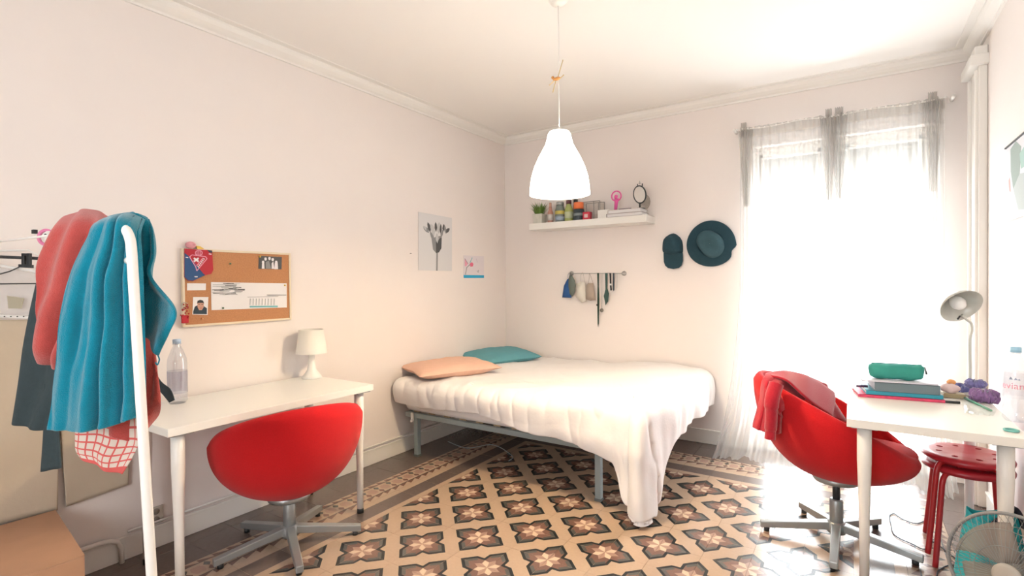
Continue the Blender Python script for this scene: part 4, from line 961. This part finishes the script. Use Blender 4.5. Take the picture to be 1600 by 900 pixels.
# ------------------------------------------------------------------ rail with hanging things (back wall)
S4 = 1145/140; YR = -.045
def rw(l, y=YR-.004): return [on(860+a/S4, 410+b/S4, 1, y) for a, b in l]
pa, pb = rw([(245, 141), (920, 140)], YR)
root = thing('hanging_rail', 'thin nickel rail with round ends on the back wall below the shelf', 'rail', (pa+pb)/2)
m = MB(); m.tube([pa, pb], .0035, 10); m.build('bar', silver, root)
for p in (pa, pb):
    m = MB(); m.lathe((p.x, 0, p.z), [(.021, 0), (.021, .008), (.010, .016), (.009, .05), (.004, .054)], 24, Matrix.Rotation(PI/2, 3, 'X')); m.build('rail_end', silver, root)
def hang(name, label, cat, pts, col, y=YR-.012, th=.006, loops=(), grp=None, extra=()):
    q = rw(pts, y); o0 = sum(q, Vector())/len(q); mt_ = mat(name+'_%s' % (label[:9].replace(' ', '_')), col, .8, bump=.2, bscale=150)
    root = thing(name, label, cat, (o0.x, y, q[0].z), 0, grp)
    m = MB(); c = o0+Vector((0, -.012 if th > .005 else -th, 0)); n = len(q)
    if th > .005:
        m.add(q+[c]+[v+Vector((0, th, 0)) for v in q], [(i, (i+1) % n, n) for i in range(n)]+[(i, n+1+i, n+1+(i+1) % n, (i+1) % n) for i in range(n)]+[tuple(n+1+i for i in range(n))])
    else: m.prism(q, (0, -1, 0), th)
    m.build('body', mt_, root)
    for l in loops:
        m = MB(); m.tube(spline(rw(l, y+.003), 6), .0014, 6); m.build('ear_loop', mat('loop_'+label[:6], tuple(x*.6 for x in col), .8), root)
    for pn, l, cc in extra:
        m = MB(); m.prism(rw(l, y-.003), (0, -1, 0), .004); m.build(pn, mat(pn+label[:5], cc, .5), root)
    return root
G = 'face masks hanging on the rail'
hang('face_mask', 'blue cloth face mask at the left end of the hanging rail', 'face mask', [(215, 215), (232, 208), (262, 300), (266, 452), (150, 448), (172, 300)], (.02, .09, .28), y=YR-.008, loops=[[(222, 215), (222, 165), (238, 138)]], grp=G)
hang('face_mask', 'grey-green cloth face mask overlapping the blue one on the rail', 'face mask', [(245, 165), (275, 170), (310, 230), (320, 300), (305, 390), (275, 440), (245, 400), (230, 300), (232, 210)], (.13, .16, .14), y=YR-.026, loops=[[(255, 175), (255, 145), (262, 132)]], grp=G)
hang('face_mask', 'white cloth face mask hanging on the rail', 'face mask', [(318, 280), (395, 240), (440, 262), (448, 500), (400, 514), (370, 490), (318, 430), (335, 370)], (.70, .66, .58), loops=[[(385, 245), (385, 180), (400, 140), (415, 136), (425, 180), (440, 262)]], grp=G)
hang('face_mask', 'beige taupe cloth face mask hanging on the rail', 'face mask', [(480, 265), (545, 262), (555, 350), (575, 480), (510, 490), (450, 470), (455, 370), (462, 290)], (.40, .32, .26), loops=[[(485, 265), (495, 190), (498, 138)], [(500, 140), (520, 190), (543, 262)]], grp=G)
G2 = 'bands and necklaces on the rail'
hang('lanyard', 'long black and green lanyard hanging lowest from the rail', 'lanyard', [(598, 135), (622, 135), (618, 300), (625, 500), (620, 780), (609, 828), (604, 780), (600, 500), (604, 300)], (.02, .05, .035), th=.003, grp=G2, extra=[('clip', [(590, 532), (612, 532), (612, 556), (590, 556)], (.02, .02, .02))])
root = thing('necklace', 'fine silver necklace with a round disc pendant on the rail', 'necklace', rw([(655, 140)])[0], 0, G2)
m = MB(); m.tube(rw([(648, 135), (652, 350), (655, 585)], YR-.008), .0013, 6); m.tube(rw([(664, 135), (662, 350), (658, 585)], YR-.008), .0013, 6); m.build('chain', silver, root)
p = rw([(657, 612)], YR-.01)[0]; m = MB(); m.lathe(p, [(.017, 0), (.017, .004)], 24, Matrix.Rotation(PI/2, 3, 'X')); m.build('pendant', mat('antique_silver', (.25, .24, .20), .5, .6), root)
hang('tassel', 'dark green tassel necklace on the rail', 'necklace', [(700, 135), (732, 135), (728, 330), (750, 400), (738, 500), (722, 520), (705, 548), (700, 510), (684, 430), (705, 345)], (.04, .085, .075), th=.004, grp=G2)
hang('watch', 'black strap watch with white face hanging on the rail', 'watch', [(755, 135), (775, 135), (778, 270), (786, 355), (768, 360), (760, 270)], (.015, .015, .018), th=.003, grp=G2, extra=[('watch_face', [(760, 272), (782, 270), (784, 292), (763, 294)], (.75, .74, .70))])
hang('bracelet', 'dark blue-black band hanging right of the watch on the rail', 'bracelet', [(800, 135), (818, 135), (818, 350), (808, 368), (800, 350)], (.03, .045, .06), th=.003, grp=G2)
root = thing('necklace', 'thin pale chain, rightmost on the hanging rail', 'necklace', rw([(845, 140)])[0], 0, G2); m = MB(); m.tube(rw([(838, 135), (840, 350)], YR-.008), .001, 6); m.tube(rw([(856, 135), (850, 330)], YR-.008), .001, 6); m.build('chain', silver, root)

# ------------------------------------------------------------------ hats (back wall)
hatm = mat('dark_teal_felt', (.012, .045, .062), .9, noise_amt=.15, scale=15, bump=.3, bscale=120); hatl = mat('teal_felt_crown', (.035, .085, .105), .9, noise_amt=.25, scale=15, bump=.3, bscale=100)
hc = on(1110.5, 381, 1, -.02); root = thing('sun_hat', 'wide-brimmed dark teal hat hung flat on the back wall', 'hat', (hc.x, 0, hc.z))
RH = .183
def hatw(a):
    r = 1+.015*math.sin(2*a+1)+.012*math.sin(3*a); d = (a-.22)
    d = (d+PI) % (2*PI)-PI; return r*(1-.11*math.exp(-(d-.16)**2/.03))*(1+.03*math.exp(-(d+.12)**2/.01))
Rx = Matrix.Rotation(PI/2, 3, 'X')
m = MB(); m.lathe((hc.x, -.006, hc.z), [(.09, .006), (RH*.75, .004), (RH, .010), (RH+.002, .016), (RH*.96, .020), (RH*.75, .014), (.10, .022)], 72, Rx, wob=lambda a, j: hatw(-a) if j not in (0, 6) else 1, cap0=False, cap1=False); m.build('brim', hatm, root)
m = MB(); m.lathe((hc.x-.0, -.006, hc.z), [(.105, .02), (.100, .045), (.088, .066), (.062, .075), (.03, .062), (.001, .058)], 48, Rx, wob=lambda a, j: 1+.13*math.cos(2*(a+.9))+.03*math.sin(3*a), cap0=False, cap1=False); m.build('crown', hatl, root)
S8 = 9.0
root = thing('baseball_cap', 'dark teal baseball cap hung on the back wall beside the wide hat', 'cap', on(1051, 391, 1, 0))
def cw(l, y): return [on(1020+a/S8, 330+b/S8, 1, y) for a, b in l]
crown = [(150, 390), (215, 338), (290, 298), (350, 335), (425, 400), (428, 560), (425, 600), (290, 640), (152, 600), (138, 560), (145, 470)]
q = cw(crown, -.003); c = sum(q, Vector())/len(q); n = len(q); m = MB()
l1 = [v.lerp(c, .0) for v in q]; l2 = [Vector((*(v.lerp(c, .08))[:1], -.05, v.lerp(c, .08).z)) for v in q]; l3 = [Vector((v.lerp(c, .45).x, -.085, v.lerp(c, .45).z)) for v in q]
m.add(l1+l2+l3+[Vector((c.x, -.092, c.z))], [(i, (i+1) % n, n+(i+1) % n, n+i) for i in range(n)]+[(n+i, n+(i+1) % n, 2*n+(i+1) % n, 2*n+i) for i in range(n)]+[(2*n+i, 2*n+(i+1) % n, 3*n) for i in range(n)])
m.build('crown', hatm, root, sub=1)
m = MB(); br = cw([(152, 585), (290, 610), (425, 585), (426, 700), (405, 765), (370, 798), (290, 813), (215, 800), (175, 765), (156, 710)], -.03)
m.prism(br, (0, -1, 0), .006); m.build('brim', hatm, root, bevel=.002)
m = MB(); m.ball(c+Vector((0, -.085, 0)), .006, 8); m.build('button', hatm, root)

# ------------------------------------------------------------------ right desk things
ZD = .7305
FL, FR = on(1341, 620, 2, ZD), on(1477, 630, 2, ZD); ux = (FR-FL).normalized(); uy = Vector((-ux.y, ux.x, 0)); LL = (FR-FL).length
def slab(name, label, z0, th, a0, a1, d0, d1, mt_, grp='notebooks on the right desk', page=True):
    P0 = FL+ux*a0*LL+uy*d0; P1 = FL+ux*a1*LL+uy*d0; P2 = FL+ux*a1*LL+uy*d1; P3 = FL+ux*a0*LL+uy*d1
    q = [Vector((p.x, p.y, z0)) for p in (P0, P1, P2, P3)]; c = sum(q, Vector())/4
    root = thing(name, label, 'notebook', c, 0, grp)
    if page:
        i = [v.lerp(c, .035) for v in q]; m = MB(); m.prism([v+Vector((0, 0, .002)) for v in i], (0, 0, 1), th-.004); m.build('pages', paper, root)
    m = MB(); m.prism(q, (0, 0, 1), .002); m.prism([v+Vector((0, 0, th-.002)) for v in q], (0, 0, 1), .002)
    s = [q[0], q[1], q[1]+uy*.004, q[0]+uy*.004]; m.prism(s, (0, 0, 1), th); m.build('cover', mt_, root, bevel=.0008)
    return root
pinkn = mat('pink_pattern_cover', (.62, .05, .13), .5, noise_amt=.5, scale=45)
slab('notebook', 'pink patterned notebook at the bottom of the pile on the right desk', ZD, .014, 0, 1, 0, .22, pinkn)
slab('notebook', 'turquoise notebook above the pink one on the right desk', ZD+.0145, .019, .10, .985, .006, .21, mat('turquoise_cover', (.02, .27, .38), .45))
slab('ring_binder', 'grey-blue binder near the top of the pile on the right desk', ZD+.034, .043, .20, .95, .004, .22, mat('slate_cover', (.12, .17, .20), .45))
slab('notepad', 'thin white notepad under the teal pencil case', ZD+.0775, .007, .04, .93, .008, .22, mat('white_cover', (.66, .64, .72), .5))
m = MB(); m.tube([FL+ux*(.0)*LL+uy*.05+Vector((0, 0, .0445)), FL+ux*.14*LL+uy*.06+Vector((0, 0, .0445))], .006, 10); tag(m.build('marker', mat('plum_plastic', (.05, .02, .07), .4), None, FL+Vector((0, 0, .04))), 'dark plum marker sticking out left of the notebook pile', 'marker')
# pencil case
zt = ZD+.085; pcl = FL+ux*.16*LL+uy*.08; L_ = LL*.66
root = thing('pencil_case', 'teal green pencil case lying on the notebook pile', 'pencil case', Vector((pcl.x, pcl.y, zt))+ux*L_/2)
m = MB()
def pc(a, b):
    t = 2*PI*a; k = (1-abs(2*b-1)**8)**.5 if 0 < b < 1 else 0
    k = max(.02, k); y_ = .042*math.copysign(abs(math.cos(t))**.75, math.cos(t))*k; z_ = .037*math.copysign(abs(math.sin(t))**.7, math.sin(t))*(.35+.65*k)
    xx = L_*b+.008*math.sin(b*PI)*math.sin(t)+(.006 if z_ > 0 else .004)*(-1 if b < .5 else 1)*(z_/.037)
    p = pcl+ux*xx+uy*y_; return Vector((p.x, p.y, zt+.038+z_-.002*noise.noise(Vector((b*6, a*6, 2)))*3))
m.grid(pc, 36, 40, True); m.build('pouch', mat('teal_green_fabric', (.02, .25, .21), .7, noise_amt=.15, scale=20, bump=.3, bscale=200), root)
m = MB(); m.tube([Vector((*(pcl+ux*(L_*(.04+.92*i/14)))[:2], zt+.0765)) for i in range(15)], .0025, 6); m.build('zip', mat('dark_teal_zip', (.01, .08, .09), .5), root)
m = MB(); e0 = Vector((*(pcl+ux*(L_*.965))[:2], zt+.072)); m.tube([e0, e0+ux*.012+Vector((0, 0, -.008)), e0+ux*.018+Vector((0, 0, -.04))], [.002, .002, .004], 6); m.build('zip_pull', plasticblack, root)
# clamp lamp
gx, gy = 3.405, -.94
root = thing('desk_lamp', 'grey gooseneck desk lamp at the back of the right desk', 'lamp', (gx, gy, .73))
lampg = mat('lamp_grey_metal', (.50, .50, .46), .4, .2)
hd = at(1497, 474, 2.55); n0 = at(1511, 500, 2.57)
m = MB(); m.tube(spline([(gx, gy, .74), (gx+.004, gy, .85), (gx+.002, gy, 1.0), at(1519, 515, 2.58), at(1517, 505, 2.58), n0, at(1503, 492, 2.57)], 8), .0065, 10); m.build('gooseneck', lampg, root)
m = MB(); m.lathe((gx, gy, .7305), [(.045, 0), (.045, .012), (.012, .022)], 24); m.build('base', lampg, root)
axd = (-fwd*.80-up*.55-right*.05).normalized(); zq = Vector((0, 0, 1)).rotation_difference(axd).to_matrix()
m = MB(); m.lathe(hd-axd*.05, [(.018, -.03), (.024, -.02), (.035, -.005), (.055, .02), (.078, .05), (.092, .075), (.090, .075), (.076, .052), (.052, .022), (.03, -.001), (.001, -.01)], 36, zq, cap1=False); m.build('lamp_shade', lampg, root)
m = MB(); m.lathe(hd-axd*.05, [(.014, -.01), (.016, .01), (.03, .035), (.032, .055), (.022, .075), (.004, .082)], 20, zq); m.build('bulb', mat('unlit_bulb', (.78, .78, .76), .3), root)
m = MB(); m.tube([at(1500, 494, 2.5), at(1496, 499, 2.5)], .004, 8); m.build('switch', plasticblack, root)
# scrunchies
def scr(label, c, R_m, r, cols, seed):
    root_m = MB(); 
    def f(a, b):
        t, p = 2*PI*a, 2*PI*b
        rr = r*(1+.14*math.sin(t*13+seed+p)+.12*math.sin(t*29+p*3)+.55*noise.noise(Vector((math.cos(t)*6+seed, math.sin(t)*6, p)))+.2*noise.noise(Vector((math.cos(t)*3+seed, math.sin(t)*3, math.cos(p)*1.5))))
        return Vector(c)+Vector(((R_m+rr*math.cos(p))*math.cos(t), (R_m+rr*math.cos(p))*math.sin(t)*.8, r*1.1+rr*math.sin(p)*1.0))
    root_m.grid(f, 110, 14, True)
    nm = 'scrunchie_fabric_%d' % seed; mt_ = mat(nm, cols[0], .6, sheen=.4, noise_amt=.75, scale=35, bump=.4, bscale=60)
    return tag(root_m.build('scrunchie', mt_, None, c), label, 'scrunchie', 'scrunchies on the right desk')
s1, s2, s3 = on(1509, 616, 2, ZD), on(1538, 628, 2, ZD), on(1526, 600, 2, ZD+.06)
scr('blue and lilac scrunchie left of the others on the right desk', s1, .030, .022, [(.10, .11, .30)], 1)
scr('purple and pink scrunchie at the front on the right desk', s2, .028, .026, [(.20, .10, .26)], 2)
scr('small indigo scrunchie behind the other two on the right desk', on(1524, 606, 2, ZD+.045), .022, .017, [(.15, .14, .34)], 3)
def blob(name, label, cat, c, r, mt_, seed):
    m = MB(); m.ball(c, r, 22, fn=lambda v: v*(1+.35*noise.noise(v*40+Vector((seed, 0, 0)))+.2*noise.noise(v*90))); return tag(m.build(name, mt_, None, c-Vector((0, 0, r[2]))), label, cat)
m = MB(); c = on(1490, 622, 2, ZD); m.box(c+Vector((0, .02, .011)), (.085, .06, .021), Matrix.Rotation(.1, 3, 'Z')); tag(m.build('wooden_case', mat('olive_wood', (.38, .30, .17), .6, noise_amt=.3, scale=25), None, c, bevel=.003), 'small tan wooden case under the crumpled tissue', 'case')
blob('crumpled_tissue', 'crumpled pale pink tissue on the wooden case', 'tissue', c+Vector((-.012, .02, .044)), (.036, .028, .022), mat('pale_pink_paper', (.74, .56, .54), .8), 4)
blob('hair_clip', 'small orange fabric clip resting on the tissue', 'hair clip', c+Vector((-.004, .035, .072)), (.018, .012, .012), mat('orange_cloth', (.65, .30, .12), .7), 9)
pkc = on(1530, 636, 2, ZD); a1, a2 = on(1508, 622, 2, ZD+.006), on(1548, 641, 2, ZD+.006)
m = MB(); m.tube([a1, a1.lerp(a2, .5), a2, a2+(a2-a1)*.06], [.006, .0055, .005, .001], 10); tag(m.build('green_pen', mat('pen_green', (.02, .28, .14), .4), None, a1), 'green pen in a clear packet at the front of the right desk', 'pen')
m = MB(); sheet(m, [[on(1500, 622, 2, ZD+.016), on(1520, 620, 2, ZD+.018), on(1545, 630, 2, ZD+.016)], [on(1504, 634, 2, ZD+.014), on(1526, 634, 2, ZD+.02), on(1556, 640, 2, ZD+.014)], [on(1508, 645, 2, ZD+.003), on(1526, 648, 2, ZD+.003), on(1552, 650, 2, ZD+.003)]], 20, 14, lambda a, b: .004*noise.noise(Vector((a*8, b*8, 1))), Vector((0, 0, 1)))
tag(m.build('plastic_packet', clear('packet_plastic', (.9, .92, .9), .15, .15), None, pkc), 'crinkled clear plastic packet around the green pen', 'packet')
pe = on(1485, 628, 2, ZD+.006); m = MB(); m.tube([pe-ux*.02, pe+ux*.035], .006, 10); tag(m.build('pen', plasticblack, None, pe-Vector((0, 0, .006))), 'black pen end poking out right of the notebook pile', 'pen')
te = on(1580, 672, 2, ZD+.004); m = MB(); m.tube(arc(te, .02, 0, 2*PI, 24, (1, 0, 0), (0, 1, 0)), .004, 8); tag(m.build('hair_tie', mat('teal_elastic', (.15, .45, .42), .6), None, te-Vector((0, 0, .004))), 'pale teal hair tie at the front right of the right desk', 'hair tie')
# water bottle with lettering
bc = Vector((3.425, -1.43, ZD)); bc = on(1590, 660, 2, ZD)+Vector((0, .03, 0))
root = thing('water_bottle', 'clear water bottle with pink lettering on the right desk', 'bottle', bc, 0, 'water bottles')
bottle(root, bc, .30, .042, mat('sky_cap', (.35, .60, .78), .5), clear('pet_plastic_bright', (.93, .95, .97), .12, .08))
m = MB(); m.lathe(bc, [(.0428, .095), (.0428, .20)], 32, cap0=False, cap1=False); m.build('label', clear('clear_label', (.96, .96, .98), .06, .5), root)
tx = bpy.data.curves.new('lettering', 'FONT'); tx.body = 'evian'; tx.size = .036; tx.align_x = 'CENTER'; tx.extrude = .0002
to = bpy.data.objects.new('lettering', tx); C.objects.link(to); bpy.context.view_layer.update()
dg = bpy.context.evaluated_depsgraph_get(); tme = bpy.data.meshes.new_from_object(to.evaluated_get(dg)); bpy.data.objects.remove(to)
fa = math.atan2(CAM.y-bc.y, CAM.x-bc.x)
vs = []
for v in tme.vertices:
    th = fa+(v.co.x-.010)/.0435; r = .0436+v.co.z; vs.append((r*math.cos(th), r*math.sin(th), .135+v.co.y))
for v, p_ in zip(tme.vertices, vs): v.co = p_
tme.materials.clear(); tme.materials.append(mat('label_pink', (.75, .30, .38), .6)); lo = bpy.data.objects.new('lettering', tme); C.objects.link(lo); lo.parent = root
m = MB(); m.smooth = False
def cyl(pu, pz, rad=.0437):
    th = fa+pu/.0435; return bc+Vector((rad*math.cos(th), rad*math.sin(th), pz))
for tri in (((-.02, .172), (-.008, .172), (-.015, .184)), ((-.006, .172), (.006, .172), (0, .18)), ((.006, .171), (.014, .171), (.01, .177))): m.add([cyl(*t) for t in tri], [(0, 1, 2)])
m.build('mountain_mark', mat('label_blue_grey', (.25, .30, .42), .6), root)

# ------------------------------------------------------------------ poster on the right wall
def rwl(l, xx): return [on(1560+a/5.625, 200+b/5.625, 0, xx) for a, b in l]
P0, P1 = Vector((3.556, -.85, 1.945)), Vector((3.556, -1.30, 1.945))
def rp(l, xx=None): return [Vector((3.556, -.85-.45*u, 1.945-.36*v)) for u, v in l]
m = MB(); mats = [mat('poster_pale', (.66, .64, .66), .7)]; nX = (-1, 0, 0); m.prism(rp([(0, 0), (1, 0), (1, 1), (0, 1)]), nX, .0015)
for i, (pts, mt_) in enumerate([([(.18, .05), (.4, .0), (.6, .12), (.55, .45), (.3, .6), (.2, .35)], mat('ink_sage', (.30, .36, .32), .8)), ([(.3, .6), (.55, .45), (.9, .5), (1, .95), (.5, .9)], mat('ink_sage_light', (.46, .5, .48), .8)), ([(.1, .45), (.16, .42), (.2, .62), (.14, .6)], mat('ink_peach', (.65, .38, .34), .8)), ([(.55, .2), (.9, .1), (.95, .4), (.6, .4)], mat('ink_mint', (.36, .52, .46), .8))]):
    mats.append(mt_); m.cur = i+1; m.prism([p+Vector((-.0015, 0, 0)) for p in rp(pts)], nX, .0004+i*.0001)
root = thing('wall_poster', 'pale grey-green print hung on the right wall at the edge of the photo', 'poster', (3.556, -1.07, 1.58)); m.build('sheet', mats, root)
m = MB(); m.box((3.552, -1.075, 1.948), (.008, .46, .006)); m.build('hanging_strip', g1, root)

# ------------------------------------------------------------------ fan, bag, cables
fc = at(1588, 898, 1.68); root = thing('floor_fan', 'grey electric fan with round wire cage on the floor before the right desk', 'fan', (fc.x, fc.y, 0))
fax = (CAM-fc); fax.z = 0; fax = (fax.normalized()+Vector((-.35, .1, .12))).normalized(); fR = Vector((0, 0, 1)).rotation_difference(fax).to_matrix(); RF = .185
wire = mat('fan_wire_grey', (.22, .23, .22), .4, .3); fgrey = mat('fan_grey_plastic', (.22, .22, .22), .5)
m = MB()
for s in (-1, 1):
    for i in range(60):
        a = 2*PI*i/60; u = Vector((math.cos(a), math.sin(a), 0))
        m.tube([fc+fR @ (u*r+Vector((0, 0, s*z))) for r, z in ((.035, .055), (.10, .050), (.15, .036), (RF, .004))], .0009, 4, caps=False)
    for r, z in ((.09, .051), (.14, .04)):
        m.tube([fc+fR @ Vector((r*math.cos(2*PI*i/48), r*math.sin(2*PI*i/48), s*z)) for i in range(49)], .0012, 5)
tag(m.build('cage_wires', wire, root), kind='stuff')
m = MB(); m.tube([fc+fR @ Vector((RF*math.cos(2*PI*i/64), RF*math.sin(2*PI*i/64), 0)) for i in range(65)], .006, 8); m.build('cage_ring', fgrey, root)
m = MB(); m.lathe(fc, [(.04, .052), (.04, .062), (.03, .066)], 28, fR); m.build('badge', mat('fan_badge', (.38, .35, .31), .4), root)
bl = sheer('fan_blade_plastic', (.40, .34, .30), .40, .3)
for k in range(4):
    m = MB()
    def blade(a, b, k=k):
        r = .03+.125*b; t = 2*PI*k/4+(a-.5)*(1.15+.15*b)+.3*b; return fc+fR @ Vector((r*math.cos(t), r*math.sin(t), .022*(a-.5)*2*(.6+.4*b)))
    m.grid(blade, 10, 8); m.build('blade', bl, root, solid=.003)
m = MB(); m.lathe(fc, [(.03, -.03), (.034, .02), (.02, .035)], 24, fR); m.lathe(fc, [(.04, -.15), (.055, -.13), (.06, -.07), (.045, -.055)], 24, fR); m.build('motor', fgrey, root)
bk = fc+fR @ Vector((0, 0, -.10)); m = MB(); m.tube([bk, (bk.x, bk.y, .02)], .014, 12); m.lathe((bk.x, bk.y, 0), [(.12, 0), (.12, .015), (.03, .035)], 32); m.build('stand', fgrey, root)
# teal bag
bx = Vector((3.40, -1.48, 0)); root = thing('tote_bag', 'turquoise shopping bag with black handles under the right desk', 'bag', bx)
m = MB(); tq = mat('turquoise_bag', (.02, .42, .46), .5, noise_amt=.1, scale=10, bump=.3, bscale=15)
def bag(a, b):
    t = 2*PI*a; c, s = math.cos(t), math.sin(t); w_ = .125*(1-.25*b)+.006*noise.noise(Vector((c*2, s*2, b*4))); d_ = .09*(1-.7*b)
    x_ = math.copysign(abs(c)**.5, c)*w_; y_ = math.copysign(abs(s)**.5, s)*d_
    q = right.copy(); q.z = 0; q.normalize(); p_ = Vector((-q.y, q.x, 0)); return bx+q*x_+p_*y_+Vector((0, 0, .004+.35*b+.012*math.sin(t*3)*b))
m.grid(bag, 40, 20, True); m.build('bag_body', tq, root, solid=.003)
q = right.copy(); q.z = 0; q.normalize(); pf = -Vector((-q.y, q.x, 0))
blh = mat('navy_handle', (.015, .018, .035), .5)
m = MB(); m.tube(spline([bx+q*-.055+pf*.045+Vector((0, 0, .24)), bx+q*-.05+pf*.05+Vector((0, 0, .30)), bx+q*-.01+pf*.045+Vector((0, 0, .335)), bx+q*.035+pf*.045+Vector((0, 0, .32))], 6), .013, 10); m.build('handle', blh, root)
m = MB(); m.tube(spline([bx+q*.03+pf*.0+Vector((0, 0, .33)), bx+q*.07+pf*.02+Vector((0, 0, .37)), bx+q*.10+pf*.03+Vector((0, 0, .31)), bx+q*.12+pf*.06+Vector((0, 0, .2))], 6), .012, 10); m.build('handle', blh, root)
# cables
cab = mat('black_cable', (.02, .025, .03), .5)
def cable(label, l, z=.004, mt_=cab, r=.003): 
    p = [on(a, b, 2, z) for a, b in l]; m = MB(); m.tube(spline(p, 8), r, 6); tag(m.build('power_cable', mt_, None, p[0]), label, 'cable', 'cables on the floor')
cable('black cable curling from the red stools past the fan', [(1397, 802), (1390, 806), (1392, 818), (1398, 836), (1425, 850), (1445, 858), (1455, 846), (1475, 858), (1492, 872)])
cable('black cable on the tiles left of the red stool legs', [(1397, 802), (1412, 812), (1432, 818), (1446, 813)])
cable('black cable loop beside the left edge of the fan', [(1500, 882), (1480, 884), (1466, 892), (1464, 900)])
cable('thin pale cable lying under the bed', [(700, 690), (730, 700), (770, 695), (800, 712), (795, 720)], mt_=mat('grey_cable', (.35, .38, .38), .5))
